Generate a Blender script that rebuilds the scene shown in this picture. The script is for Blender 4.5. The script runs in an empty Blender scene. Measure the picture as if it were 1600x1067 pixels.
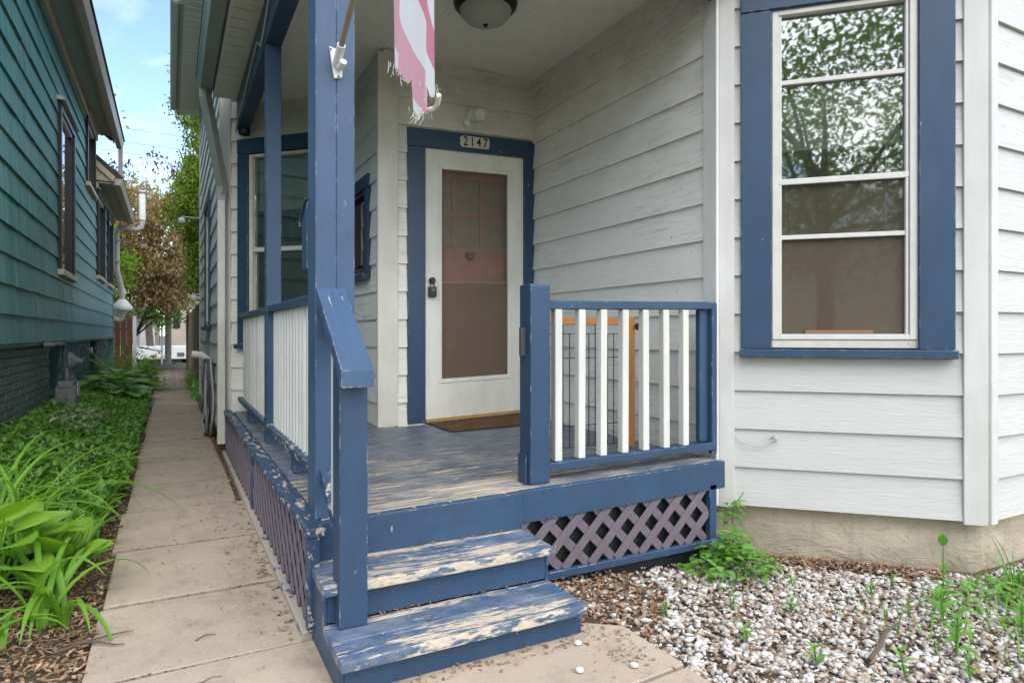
import bpy, bmesh, math, random
import numpy as np
from mathutils import Vector, Matrix, noise as mnoise
R = math.radians
rng = np.random.default_rng(7)
random.seed(7)
scene = bpy.context.scene
col = scene.collection

# ---------------------------------------------------------------- camera
cam_d = bpy.data.cameras.new('camera')
cam = bpy.data.objects.new('camera', cam_d)
col.objects.link(cam)
cam.location = (0, 0, 1.12)
cam.rotation_euler = (R(90), 0, -math.atan((800 - 266) / 1005.0))
cam_d.sensor_width = 36
cam_d.lens = 1005.0 / 1600 * 36
cam_d.shift_y = -11.5 / 1600
cam_d.clip_start = 0.05
cam_d.clip_end = 1500
scene.camera = cam

# ---------------------------------------------------------------- sky, sun, exposure
SUN_EL, SUN_AZ = 50.0, 183.0      # azimuth clockwise from +Y: the light comes from behind the camera
world = bpy.data.worlds.new('World')
scene.world = world
world.use_nodes = True
wn = world.node_tree
wn.nodes.clear()
w_out = wn.nodes.new('ShaderNodeOutputWorld')
w_bg = wn.nodes.new('ShaderNodeBackground')
w_sky = wn.nodes.new('ShaderNodeTexSky')
w_sky.sky_type = 'NISHITA'
w_sky.sun_disc = False
w_sky.sun_elevation = R(SUN_EL)
w_sky.sun_rotation = R(SUN_AZ)
w_sky.air_density = 1.0
w_sky.dust_density = 0.3
w_sky.ozone_density = 2.0
w_tc = wn.nodes.new('ShaderNodeTexCoord')
w_map = wn.nodes.new('ShaderNodeMapping')
w_map.inputs['Scale'].default_value = (1.0, 1.0, 3.2)
w_map.inputs['Location'].default_value = (1.9, 0.6, 0.4)
w_noise = wn.nodes.new('ShaderNodeTexNoise')
w_noise.inputs['Scale'].default_value = 2.6
w_noise.inputs['Detail'].default_value = 8
w_noise.inputs['Roughness'].default_value = 0.55
w_noise.inputs['Distortion'].default_value = 0.6
w_ramp = wn.nodes.new('ShaderNodeValToRGB')
w_ramp.color_ramp.elements[0].position = 0.49
w_ramp.color_ramp.elements[1].position = 0.78
w_mix = wn.nodes.new('ShaderNodeMix')
w_mix.data_type = 'RGBA'
w_mix.inputs[7].default_value = (4.6, 4.55, 4.5, 1)
wn.links.new(w_tc.outputs['Generated'], w_map.inputs['Vector'])
wn.links.new(w_map.outputs[0], w_noise.inputs['Vector'])
wn.links.new(w_noise.outputs[0], w_ramp.inputs[0])
wn.links.new(w_ramp.outputs[0], w_mix.inputs[0])
wn.links.new(w_sky.outputs[0], w_mix.inputs[6])
wn.links.new(w_mix.outputs[2], w_bg.inputs['Color'])
w_bg.inputs['Strength'].default_value = 0.078
wn.links.new(w_bg.outputs[0], w_out.inputs['Surface'])

sun_d = bpy.data.lights.new('sun', 'SUN')
sun_d.energy = 1.5
sun_d.angle = R(92)
sun_d.color = (1.0, 0.94, 0.85)
sun = bpy.data.objects.new('sun', sun_d)
col.objects.link(sun)
_sd = Vector((math.sin(R(SUN_AZ)) * math.cos(R(SUN_EL)), math.cos(R(SUN_AZ)) * math.cos(R(SUN_EL)), math.sin(R(SUN_EL))))
sun.rotation_euler = _sd.to_track_quat('Z', 'Y').to_euler()
sun.location = (0, -10, 20)

vs = scene.view_settings
vs.view_transform = 'Standard'
vs.look = 'None'
vs.exposure = 2.12
vs.gamma = 1.0
vs.use_curve_mapping = False
scene.render.engine = 'CYCLES'
scene.cycles.max_bounces = 12
scene.cycles.diffuse_bounces = 8
scene.cycles.transparent_max_bounces = 12

# ---------------------------------------------------------------- node helper and materials
class NT:
    def __init__(self, name):
        self.m = bpy.data.materials.new(name)
        self.m.use_nodes = True
        self.t = self.m.node_tree
        self.t.nodes.clear()
        self.out = self.t.nodes.new('ShaderNodeOutputMaterial')
    def n(self, typ, props=None, **inp):
        nd = self.t.nodes.new('ShaderNode' + typ)
        for k, v in (props or {}).items():
            setattr(nd, k, v)
        for k, v in inp.items():
            k2 = int(k[1:]) if k[0] == '_' and k[1:].isdigit() else k.replace('_', ' ')
            sock = nd.inputs[k2]
            if isinstance(v, bpy.types.NodeSocket):
                self.t.links.new(v, sock)
            else:
                sock.default_value = v
        return nd
    def pos(self, scale=(1, 1, 1), loc=(0, 0, 0)):
        g = self.n('NewGeometry')
        return self.n('Mapping', Vector=g.outputs['Position'], Scale=scale, Location=loc).outputs[0]
    def noise(self, vec, scale=1.0, detail=6, rough=0.55, dist=0.0):
        return self.n('TexNoise', Vector=vec, Scale=scale, Detail=detail, Roughness=rough, Distortion=dist).outputs[0]
    def ramp(self, fac, a, b, c0=(0, 0, 0, 1), c1=(1, 1, 1, 1)):
        r = self.n('ValToRGB', Fac=fac)
        e = r.color_ramp.elements
        e[0].position, e[1].position = a, b
        e[0].color, e[1].color = c0, c1
        return r.outputs[0]
    def math(self, op, a, b=0.0, clamp=False):
        nd = self.n('Math', {'operation': op, 'use_clamp': clamp}, _0=a, _1=b)
        return nd.outputs[0]
    def mix(self, fac, a, b, blend='MIX'):
        nd = self.n('Mix', {'data_type': 'RGBA', 'blend_type': blend}, _0=fac, _6=a, _7=b)
        return nd.outputs[2]
    def bump(self, h, strength=0.3, dist=0.01, normal=None):
        nd = self.n('Bump', Height=h, Strength=strength, Distance=dist)
        if normal is not None:
            self.t.links.new(normal, nd.inputs['Normal'])
        return nd.outputs[0]
    def done(self, shader):
        self.t.links.new(shader, self.out.inputs['Surface'])
        return self.m

def c4(c):
    return (c[0], c[1], c[2], 1.0)

def sc(c, k):
    return (c[0] * k, c[1] * k, c[2] * k, 1.0)

def paint(name, c, rough=0.5, grain=(4, 4, 4), gb=0.25, peel=None, peel_col=(0.55, 0.47, 0.38), peel_scale=(6, 6, 6),
          var=0.12, dirt=0.0, dirt_col=(0.22, 0.18, 0.13), spec=0.35, chips=True, fade=0.0):
    k = NT(name)
    info = k.n('ObjectInfo').outputs['Random']
    lo = k.noise(k.pos((1.3, 1.3, 1.3)), 1.0, 4)
    base = k.mix(k.ramp(lo, 0.3, 0.7), sc(c, 1 - var), sc(c, 1 + var))
    base = k.mix(k.math('MULTIPLY', info, 0.18), base, sc(c, 0.8))
    g = k.noise(k.pos(grain), 1.0, 8, 0.65)
    base = k.mix(k.math('MULTIPLY', k.ramp(g, 0.38, 0.62), 0.30), base, sc(c, 0.66))
    if fade > 0:
        fa = k.noise(k.pos((3.0, 3.0, 1.4), (6, 2, 4)), 1.0, 8, 0.7)
        base = k.mix(k.math('MULTIPLY', k.ramp(fa, 0.42, 0.72), fade), base, c4((c[0] * 1.3 + 0.035, c[1] * 1.3 + 0.04, c[2] * 1.2 + 0.05)))
        bv = k.n('Bevel', {'samples': 4}, Radius=0.007).outputs[0]
        nn = k.n('NewGeometry').outputs['Normal']
        dt = k.n('VectorMath', {'operation': 'DOT_PRODUCT'}, _0=bv, _1=nn).outputs['Value']
        ed = k.n('MapRange', Value=dt, _1=0.995, _2=0.86, _3=0.0, _4=1.0).outputs[0]
        en = k.noise(k.pos((19, 19, 13), (8, 3, 1)), 1.0, 8, 0.72)
        base = k.mix(k.math('MULTIPLY', ed, k.ramp(en, 0.54, 0.58)), base, c4((0.34, 0.33, 0.31)))
        sm = k.noise(k.pos((7, 7, 5), (2, 9, 4)), 1.0, 9, 0.75)
        base = k.mix(k.math('MULTIPLY', k.ramp(sm, 0.54, 0.70), 0.45), base, c4((0.035, 0.045, 0.06)))
    nrm = k.bump(g, gb, 0.004)
    if dirt > 0:
        d = k.noise(k.pos((2.2, 2.2, 1.1), (3, 1, 7)), 1.0, 9, 0.68)
        base = k.mix(k.math('MULTIPLY', k.ramp(d, 0.48, 0.72), dirt), base, c4(dirt_col))
    if chips:
        ch = k.noise(k.pos((26, 26, 15), (1, 5, 2)), 1.0, 6, 0.6)
        base = k.mix(k.math('MULTIPLY', k.ramp(ch, 0.70, 0.715), 0.6), base, c4((0.5, 0.48, 0.45)))
    if peel is not None:
        p = k.noise(k.pos(peel_scale), 1.0, 10, 0.68)
        m = k.ramp(p, peel, peel + 0.025)
        wood = k.mix(k.ramp(g, 0.3, 0.7), sc(peel_col, 0.7), sc(peel_col, 1.1))
        base = k.mix(m, base, wood)
        nrm = k.bump(m, 0.4, -0.002, nrm)
    b = k.n('BsdfPrincipled', Base_Color=base, Roughness=rough, Normal=nrm)
    b.inputs['Specular IOR Level'].default_value = spec
    return k.done(b.outputs[0])

def plain(name, c, rough=0.5, metal=0.0, var=0.1, bump=0.0, bscale=60, spec=0.4):
    k = NT(name)
    n = k.noise(k.pos((1, 1, 1)), bscale * 0.25, 5)
    base = k.mix(k.ramp(n, 0.3, 0.7), sc(c, 1 - var), sc(c, 1 + var))
    b = k.n('BsdfPrincipled', Base_Color=base, Roughness=rough, Metallic=metal)
    b.inputs['Specular IOR Level'].default_value = spec
    if bump:
        k.t.links.new(k.bump(k.noise(k.pos(), bscale, 4), bump, 0.004), b.inputs['Normal'])
    return k.done(b.outputs[0])

BLUE = (0.027, 0.060, 0.116)
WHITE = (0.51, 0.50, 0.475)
mt = {}
mt['blue'] = paint('blue_paint', BLUE, 0.42, (9, 9, 3), 0.35, fade=0.22)
mt['blue_h'] = paint('blue_paint_horizontal', BLUE, 0.42, (2.5, 6, 30), 0.3, fade=0.22)
mt['blue_post'] = paint('blue_post_paint', (0.044, 0.088, 0.162), 0.45, (16, 16, 2.0), 0.8, peel=0.665, peel_col=(0.20, 0.25, 0.33), peel_scale=(22, 22, 9), fade=0.22)
mt['blue_worn'] = paint('worn_blue_paint', BLUE, 0.5, (12, 3, 12), 0.4, peel=0.555, peel_col=(0.50, 0.43, 0.34), peel_scale=(30, 9, 30), fade=0.22)
mt['blue_cap'] = paint('scratched_blue_cap', (0.048, 0.092, 0.168), 0.45, (30, 4, 4), 0.4, peel=0.655, peel_col=(0.6, 0.52, 0.42), peel_scale=(34, 3.5, 3.5), fade=0.22)
mt['white'] = paint('white_trim_paint', (0.585, 0.575, 0.545), 0.5, (9, 9, 2), 0.3, dirt=0.12, chips=False)
mt['white_bal'] = paint('white_baluster_paint', (0.585, 0.575, 0.53), 0.5, (20, 20, 3), 0.5, dirt=0.22, dirt_col=(0.45, 0.40, 0.32))
mt['cream'] = paint('cream_paint', (0.66, 0.63, 0.55), 0.5, (9, 9, 2), 0.3, dirt=0.1, chips=False)
mt['purple'] = paint('purple_lattice_paint', (0.145, 0.115, 0.142), 0.6, (20, 20, 20), 0.4, dirt=0.25, dirt_col=(0.10, 0.08, 0.09))
mt['plum'] = paint('plum_sash_paint', (0.07, 0.035, 0.075), 0.45, (8, 8, 3), 0.3)

def siding_mat(name, c, mildew=0.0, grime=0.5):
    k = NT(name)
    info = k.n('ObjectInfo').outputs['Random']
    g = k.noise(k.pos((5, 5, 75)), 1.0, 7, 0.6, 1.4)
    g2 = k.noise(k.pos((2.2, 2.2, 26), (4, 2, 1)), 1.0, 5, 0.6, 2.2)
    big = k.noise(k.pos((0.9, 0.9, 1.6)), 1.0, 5, 0.6)
    base = k.mix(k.ramp(big, 0.32, 0.68), sc(c, 0.93), sc(c, 1.05))
    base = k.mix(k.math('MULTIPLY', info, 0.14), base, sc(c, 0.86))
    gl = k.math('MULTIPLY', k.ramp(g2, 0.5, 0.63), k.ramp(big, 0.42, 0.62))
    base = k.mix(k.math('MULTIPLY', gl, grime), base, c4((0.40, 0.39, 0.36)))
    sp = k.noise(k.pos((30, 30, 22), (2, 2, 9)), 1.0, 3, 0.5)
    base = k.mix(k.math('MULTIPLY', k.ramp(sp, 0.745, 0.76), 0.5), base, c4((0.12, 0.11, 0.10)))
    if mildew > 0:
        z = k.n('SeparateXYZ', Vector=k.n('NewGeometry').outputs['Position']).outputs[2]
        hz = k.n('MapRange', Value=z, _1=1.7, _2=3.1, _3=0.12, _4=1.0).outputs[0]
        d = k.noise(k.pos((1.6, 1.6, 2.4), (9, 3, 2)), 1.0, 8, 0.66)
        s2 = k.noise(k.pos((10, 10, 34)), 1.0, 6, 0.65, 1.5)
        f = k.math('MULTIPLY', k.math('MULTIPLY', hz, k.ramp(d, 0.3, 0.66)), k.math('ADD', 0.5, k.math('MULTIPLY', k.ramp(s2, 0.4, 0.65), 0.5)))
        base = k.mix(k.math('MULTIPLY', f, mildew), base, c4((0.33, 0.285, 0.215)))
    nrm = k.bump(k.math('ADD', g, k.math('MULTIPLY', g2, 0.7)), 0.62, 0.004)
    b = k.n('BsdfPrincipled', Base_Color=base, Roughness=0.52, Normal=nrm)
    b.inputs['Specular IOR Level'].default_value = 0.35
    return k.done(b.outputs[0])

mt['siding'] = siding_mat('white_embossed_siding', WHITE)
mt['siding_porch'] = siding_mat('brightened_mildewed_siding', (0.76, 0.74, 0.67), mildew=0.70)  # house's white paint, base lightened to offset porch shade; mildew stain on top
mt['siding_side'] = siding_mat('brightened_side_siding', (0.78, 0.775, 0.76))  # same white paint, colour lightened to make up for the passage's shade

def worn_wood(name, axis_scale, bias, wear_mask=None, tan=(0.50, 0.42, 0.32), blue=(0.045, 0.085, 0.155)):
    """blue deck paint worn to bare wood in streaks along the grain"""
    k = NT(name)
    info = k.n('ObjectInfo').outputs['Random']
    off = k.n('CombineXYZ', X=k.math('MULTIPLY', info, 13.0), Y=0.0, Z=k.math('MULTIPLY', info, 5.0)).outputs[0]
    g = k.n('NewGeometry').outputs['Position']
    v = k.n('VectorMath', {'operation': 'ADD'}, _0=g, _1=off).outputs[0]
    v1 = k.n('Mapping', Vector=v, Scale=axis_scale).outputs[0]
    grain = k.noise(v1, 1.0, 9, 0.62, 0.3)
    fine = k.noise(k.n('Mapping', Vector=v, Scale=tuple(3.5 * a for a in axis_scale)).outputs[0], 1.0, 5, 0.6)
    patch = k.noise(k.pos((2.6, 5.0, 3)), 1.0, 8, 0.72)
    s = k.math('ADD', k.math('ADD', k.math('MULTIPLY', grain, 0.60), k.math('MULTIPLY', patch, 0.42)), k.math('MULTIPLY', k.math('SUBTRACT', fine, 0.5), 0.28))
    s = k.math('ADD', s, k.math('MULTIPLY', k.math('SUBTRACT', info, 0.5), 0.05))
    if wear_mask is not None:
        s = k.math('ADD', s, wear_mask(k))
    m = k.ramp(s, bias, bias + 0.045)
    wood = k.mix(k.ramp(fine, 0.3, 0.7), sc(tan, 0.72), sc(tan, 1.15))
    grey = k.mix(k.ramp(patch, 0.35, 0.65), c4((0.22, 0.22, 0.235)), wood)
    wood = k.mix(0.25, wood, grey)
    bl = k.mix(k.ramp(fine, 0.3, 0.7), sc(blue, 0.8), sc(blue, 1.25))
    pale = k.noise(k.pos((7, 9, 7), (3, 8, 1)), 1.0, 7, 0.7)
    bl = k.mix(k.math('MULTIPLY', k.ramp(pale, 0.38, 0.66), 0.6), bl, c4((0.23, 0.245, 0.27)))
    base = k.mix(m, bl, wood)
    nrm = k.bump(fine, 0.3, 0.003, k.bump(m, 0.35, -0.002))
    b = k.n('BsdfPrincipled', Base_Color=base, Roughness=k.n('MapRange', Value=m, _3=0.42, _4=0.75).outputs[0], Normal=nrm)
    b.inputs['Specular IOR Level'].default_value = 0.35
    return k.done(b.outputs[0])

def deck_mask(k):
    sx = k.n('SeparateXYZ', Vector=k.n('NewGeometry').outputs['Position'])
    yy = k.n('MapRange', Value=sx.outputs[1], _1=2.6, _2=3.9, _3=0.06, _4=-0.075).outputs[0]
    xx = k.n('MapRange', Value=sx.outputs[0], _1=1.4, _2=2.1, _3=0.0, _4=-0.08).outputs[0]
    return k.math('ADD', yy, xx)
mt['deck'] = worn_wood('worn_deck_boards', (6, 75, 30), 0.530, deck_mask, tan=(0.44, 0.375, 0.295), blue=(0.078, 0.098, 0.130))
def tread_mask(k):
    sx = k.n('SeparateXYZ', Vector=k.n('NewGeometry').outputs['Position'])
    yy = k.math('FRACT', k.math('DIVIDE', k.math('SUBTRACT', sx.outputs[1], 1.958), 0.246))
    band = k.math('ABSOLUTE', k.math('SUBTRACT', yy, 0.30))
    b = k.n('MapRange', Value=band, _1=0.0, _2=0.55, _3=0.06, _4=-0.075).outputs[0]
    ex = k.math('ABSOLUTE', k.math('SUBTRACT', sx.outputs[0], 0.93))
    e = k.n('MapRange', Value=ex, _1=0.22, _2=0.46, _3=0.0, _4=-0.085).outputs[0]
    n1 = k.n('MapRange', Value=yy, _1=0.05, _2=0.13, _3=0.05, _4=0.0).outputs[0]
    return k.math('ADD', k.math('ADD', b, e), n1)
mt['tread'] = worn_wood('worn_step_treads', (7, 60, 30), 0.498, tread_mask, tan=(0.54, 0.45, 0.34))

# concrete, ground, stucco -------------------------------------------------
def concrete(name, c, stain=(0.22, 0.17, 0.12), st=0.4, scale=1.0):
    k = NT(name)
    info = k.n('ObjectInfo').outputs['Random']
    a = k.noise(k.pos(), 2.2 * scale, 8, 0.65)
    f = k.noise(k.pos(), 160, 3, 0.6)
    base = k.mix(k.ramp(a, 0.3, 0.7), sc(c, 0.84), sc(c, 1.12))
    base = k.mix(k.math('MULTIPLY', info, 0.2), base, sc(c, 0.85))
    base = k.mix(k.math('MULTIPLY', k.ramp(f, 0.35, 0.65), 0.25), base, sc(c, 0.7))
    d = k.noise(k.pos((1, 1, 1), (4, 4, 4)), 5.5 * scale, 8, 0.72)
    base = k.mix(k.math('MULTIPLY', k.ramp(d, 0.5, 0.75), st), base, c4(stain))
    sp = k.noise(k.pos((1, 1, 1), (1, 2, 3)), 42, 2, 0.5)
    base = k.mix(k.math('MULTIPLY', k.ramp(sp, 0.71, 0.73), 0.7), base, c4((0.09, 0.07, 0.055)))
    s2 = k.noise(k.pos((1, 1, 1), (7, 2, 5)), 120, 2, 0.5)
    base = k.mix(k.math('MULTIPLY', k.ramp(s2, 0.64, 0.68), 0.5), base, sc(c, 0.45))
    s3 = k.noise(k.pos((1, 1, 1), (2, 7, 3)), 95, 2, 0.5)
    base = k.mix(k.math('MULTIPLY', k.ramp(s3, 0.65, 0.69), 0.45), base, sc(c, 1.35))
    b = k.n('BsdfPrincipled', Base_Color=base, Roughness=0.9, Normal=k.bump(f, 0.35, 0.003, k.bump(d, 0.25, 0.006)))
    b.inputs['Specular IOR Level'].default_value = 0.25
    return k.done(b.outputs[0])
mt['concrete'] = concrete('walk_concrete', (0.41, 0.335, 0.255), (0.19, 0.14, 0.095), 0.7)
def stucco_mat():
    k = NT('troweled_foundation_parging')
    c = (0.44, 0.365, 0.27)
    a = k.noise(k.pos((2.4, 2.4, 3.0)), 1.0, 8, 0.62, 1.2)
    tr = k.noise(k.pos((7, 7, 15), (2, 3, 1)), 1.0, 7, 0.62, 2.6)
    f = k.noise(k.pos(), 120, 4, 0.6)
    dr = k.noise(k.pos((16, 16, 1.2), (5, 5, 5)), 1.0, 5, 0.6)
    base = k.mix(k.ramp(a, 0.32, 0.68), sc(c, 0.78), sc(c, 1.12))
    base = k.mix(k.math('MULTIPLY', k.ramp(dr, 0.52, 0.68), 0.4), base, sc(c, 0.62))
    base = k.mix(k.math('MULTIPLY', k.ramp(tr, 0.60, 0.70), 0.6), base, c4((0.13, 0.105, 0.075)))
    base = k.mix(k.math('MULTIPLY', k.ramp(f, 0.35, 0.65), 0.25), base, sc(c, 0.7))
    b = k.n('BsdfPrincipled', Base_Color=base, Roughness=0.92, Normal=k.bump(f, 0.25, 0.003, k.bump(tr, 0.7, 0.018)))
    return k.done(b.outputs[0])
mt['stucco'] = stucco_mat()

def ground_mat():
    k = NT('soil_and_mulch')
    a = k.noise(k.pos(), 3.0, 8, 0.7)
    f = k.noise(k.pos(), 70, 6, 0.7)
    base = k.mix(k.ramp(f, 0.3, 0.7), c4((0.05, 0.035, 0.024)), c4((0.17, 0.115, 0.075)))
    base = k.mix(k.math('MULTIPLY', k.ramp(a, 0.4, 0.7), 0.5), base, c4((0.06, 0.07, 0.03)))
    b = k.n('BsdfPrincipled', Base_Color=base, Roughness=0.95, Normal=k.bump(f, 0.7, 0.02))
    return k.done(b.outputs[0])
mt['soil'] = ground_mat()

def island_mat(name, cols, rough=0.6, trans=0.0, bump=0.0, bscale=30, spec=0.3):
    """one colour per loose piece, drawn from a list"""
    k = NT(name)
    rnd = k.n('NewGeometry').outputs['Random Per Island']
    r = k.n('ValToRGB', Fac=rnd)
    e = r.color_ramp.elements
    while len(e) < len(cols):
        e.new(0.5)
    for i, c in enumerate(cols):
        e[i].position = i / max(1, len(cols) - 1)
        e[i].color = c4(c)
    base = k.mix(k.math('MULTIPLY', k.ramp(k.noise(k.pos(), bscale, 4), 0.3, 0.7), 0.35), r.outputs[0], k.mix(1.0, r.outputs[0], (0.55, 0.55, 0.55, 1), 'MULTIPLY'))
    b = k.n('BsdfPrincipled', Base_Color=base, Roughness=rough)
    b.inputs['Specular IOR Level'].default_value = spec
    if bump:
        k.t.links.new(k.bump(k.noise(k.pos(), bscale, 5), bump, 0.004), b.inputs['Normal'])
    sh = b.outputs[0]
    if trans:
        t = k.n('BsdfTranslucent', Color=k.mix(1.0, base, (1.5, 1.6, 0.7, 1), 'MULTIPLY'))
        sh = k.n('MixShader', _0=trans, _1=sh, _2=t.outputs[0]).outputs[0]
    return k.done(sh)

mt['stone'] = island_mat('white_gravel', [(0.58, 0.56, 0.525), (0.48, 0.445, 0.405), (0.63, 0.615, 0.59), (0.38, 0.32, 0.26), (0.55, 0.52, 0.48), (0.61, 0.59, 0.56), (0.27, 0.20, 0.145), (0.53, 0.495, 0.455)], 0.75, bump=0.3, bscale=60)
mt['litter'] = island_mat('dry_leaf_litter', [(0.20, 0.105, 0.055), (0.34, 0.21, 0.12), (0.12, 0.065, 0.04), (0.44, 0.32, 0.21), (0.26, 0.14, 0.075), (0.38, 0.25, 0.15)], 0.8)
mt['leaf_dark'] = island_mat('groundcover_leaf', [(0.10, 0.24, 0.035), (0.16, 0.34, 0.06), (0.12, 0.28, 0.045), (0.21, 0.40, 0.08)], 0.45, 0.3)
mt['leaf_lily'] = island_mat('lily_of_the_valley_leaf', [(0.09, 0.23, 0.03), (0.13, 0.29, 0.05), (0.16, 0.34, 0.06), (0.10, 0.25, 0.045)], 0.4, 0.35)
mt['leaf_edge'] = island_mat('white_edged_leaf', [(0.35, 0.42, 0.24), (0.12, 0.24, 0.07), (0.45, 0.50, 0.33)], 0.5, 0.25)
mt['leaf_blade'] = island_mat('daylily_leaf', [(0.15, 0.34, 0.03), (0.21, 0.42, 0.045), (0.12, 0.29, 0.03), (0.26, 0.46, 0.07), (0.34, 0.42, 0.09)], 0.38, 0.4)
mt['leaf_hosta_far'] = island_mat('blue_green_hosta_leaf', [(0.09, 0.21, 0.07), (0.13, 0.27, 0.10), (0.07, 0.18, 0.05)], 0.42, 0.3)
mt['leaf_fern'] = island_mat('fern_leaf', [(0.22, 0.40, 0.04), (0.29, 0.48, 0.06), (0.17, 0.33, 0.04)], 0.5, 0.35)
mt['leaf_weed'] = island_mat('weed_leaf', [(0.13, 0.31, 0.045), (0.20, 0.42, 0.07), (0.09, 0.23, 0.05), (0.25, 0.46, 0.10)], 0.45, 0.35)
mt['leaf_ivy'] = island_mat('arborvitae_leaf', [(0.15, 0.25, 0.025), (0.23, 0.34, 0.04), (0.31, 0.41, 0.06), (0.08, 0.15, 0.02), (0.26, 0.36, 0.045)], 0.5, 0.35)
mt['leaf_copper'] = island_mat('copper_leaf', [(0.36, 0.215, 0.115), (0.22, 0.125, 0.07), (0.44, 0.29, 0.17), (0.28, 0.23, 0.08), (0.48, 0.34, 0.23), (0.20, 0.24, 0.06)], 0.5, 0.35)
mt['leaf_plum'] = island_mat('dark_plum_leaf', [(0.07, 0.035, 0.05), (0.11, 0.06, 0.075), (0.05, 0.03, 0.04)], 0.5, 0.25)
mt['leaf_tree'] = island_mat('bright_tree_leaf', [(0.17, 0.34, 0.03), (0.25, 0.44, 0.05), (0.13, 0.28, 0.03), (0.30, 0.48, 0.07)], 0.5, 0.4)
mt['leaf_street'] = island_mat('street_tree_leaf', [(0.10, 0.21, 0.03), (0.16, 0.30, 0.045), (0.20, 0.36, 0.06)], 0.5, 0.35)
mt['bark'] = paint('bark', (0.11, 0.08, 0.06), 0.9, (18, 18, 4), 0.9, chips=False)
mt['flower'] = plain('white_flower', (0.75, 0.74, 0.66), 0.6)
mt['yellow'] = plain('yellow_flower', (0.8, 0.55, 0.05), 0.6)
mt['brick'] = island_mat('painted_foundation_brick', [(0.020, 0.075, 0.072), (0.032, 0.10, 0.095), (0.04, 0.11, 0.105), (0.026, 0.088, 0.083), (0.15, 0.19, 0.18), (0.014, 0.048, 0.046)], 0.6, 0, 0.8, 24)
mt['mortar'] = plain('painted_mortar', (0.022, 0.075, 0.07), 0.8, var=0.25, bump=0.5)

def hosta_mat(name, c0, c1):
    k = NT(name)
    rnd = k.n('ObjectInfo').outputs['Random']
    base = k.mix(rnd, c4(c0), c4(c1))
    uv = k.n('UVMap').outputs[0]
    su = k.n('SeparateXYZ', Vector=uv)
    ax = k.math('ABSOLUTE', k.math('SUBTRACT', su.outputs[0], 0.5))
    ribs = k.math('SINE', k.math('MULTIPLY', k.math('ADD', k.math('MULTIPLY', ax, 46.0), k.math('MULTIPLY', su.outputs[1], 9.0)), 1.0))
    pucker = k.noise(k.n('Mapping', Vector=uv, Scale=(14, 20, 1)).outputs[0], 1.0, 3)
    h = k.math('ADD', k.math('MULTIPLY', ribs, 0.5), pucker)
    base = k.mix(k.math('MULTIPLY', k.ramp(ribs, 0.3, 1.0), 0.18), base, sc(c0, 0.6))
    b = k.n('BsdfPrincipled', Base_Color=base, Roughness=0.36, Normal=k.bump(h, 0.5, 0.006))
    t = k.n('BsdfTranslucent', Color=k.mix(1.0, base, (1.4, 1.5, 0.6, 1), 'MULTIPLY'))
    return k.done(k.n('MixShader', _0=0.35, _1=b.outputs[0], _2=t.outputs[0]).outputs[0])
mt['hosta'] = hosta_mat('lime_hosta_leaf', (0.16, 0.32, 0.03), (0.27, 0.46, 0.05))

def shingle_mat():
    k = NT('green_striated_shingle')
    info = k.n('ObjectInfo').outputs['Random']
    c = (0.066, 0.215, 0.212)
    st = k.noise(k.pos((1, 34, 0.7)), 1.0, 5, 0.7)
    st2 = k.noise(k.pos((1, 9, 0.35), (0, 3, 0)), 1.0, 4, 0.6)
    base = k.mix(k.ramp(st, 0.32, 0.68), sc(c, 0.62), sc(c, 1.3))
    base = k.mix(k.math('MULTIPLY', k.math('MULTIPLY', k.ramp(st2, 0.40, 0.66), k.ramp(st, 0.3, 0.6)), 0.75), base, c4((0.17, 0.33, 0.32)))
    base = k.mix(k.math('MULTIPLY', info, 0.22), base, sc(c, 0.7))
    b = k.n('BsdfPrincipled', Base_Color=base, Roughness=0.5, Normal=k.bump(st, 0.6, 0.006))
    b.inputs['Specular IOR Level'].default_value = 0.3
    return k.done(b.outputs[0])
mt['shingle'] = shingle_mat()

def glass_mat(name, tint=(1, 1, 1), refl=1.0, rough=0.0, haze=0.0, haze_col=(0.3, 0.28, 0.25)):
    k = NT(name)
    fr = k.n('Fresnel', IOR=1.5).outputs[0]
    f = k.math('ADD', k.math('MULTIPLY', fr, refl), 0.05 * refl, True)
    wob = k.noise(k.pos((4, 4, 3)), 1.0, 2)
    nrm = k.bump(wob, 0.012, 0.02)
    gl = k.n('BsdfGlossy', Color=(1, 1, 1, 1), Roughness=rough, Normal=nrm)
    tr = k.n('BsdfTransparent', Color=c4(tint))
    sh = k.n('MixShader', _0=f, _1=tr.outputs[0], _2=gl.outputs[0]).outputs[0]
    if haze > 0:
        dn = k.noise(k.pos((2.5, 2.5, 1.2), (1, 4, 2)), 1.0, 7, 0.7)
        wv = k.noise(k.pos((90, 90, 90)), 1.0, 2, 0.5)
        d = k.n('BsdfDiffuse', Color=k.mix(k.ramp(wv, 0.35, 0.65), sc(haze_col, 0.9), sc(haze_col, 1.1)))
        hz = k.n('MapRange', Value=dn, _1=0.3, _2=0.7, _3=haze * 0.85, _4=min(1.0, haze * 1.15)).outputs[0]
        sh = k.n('MixShader', _0=hz, _1=sh, _2=d.outputs[0]).outputs[0]
    return k.done(sh)
mt['glass'] = glass_mat('window_glass', (0.9, 0.93, 0.91), 1.75, 0.02, 0.10, (0.17, 0.18, 0.13))
mt['glass_dim'] = glass_mat('old_window_glass', (0.8, 0.83, 0.8), 1.1, 0.01, 0.08, (0.2, 0.2, 0.19))
mt['screen'] = glass_mat('insect_screen_glass', (0.85, 0.8, 0.75), 0.28, 0.03, 0.62, (0.135, 0.105, 0.08))
mt['screen_thin'] = glass_mat('half_screen_glass', (0.85, 0.85, 0.78), 1.1, 0.03, 0.40, (0.135, 0.115, 0.08))
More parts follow.
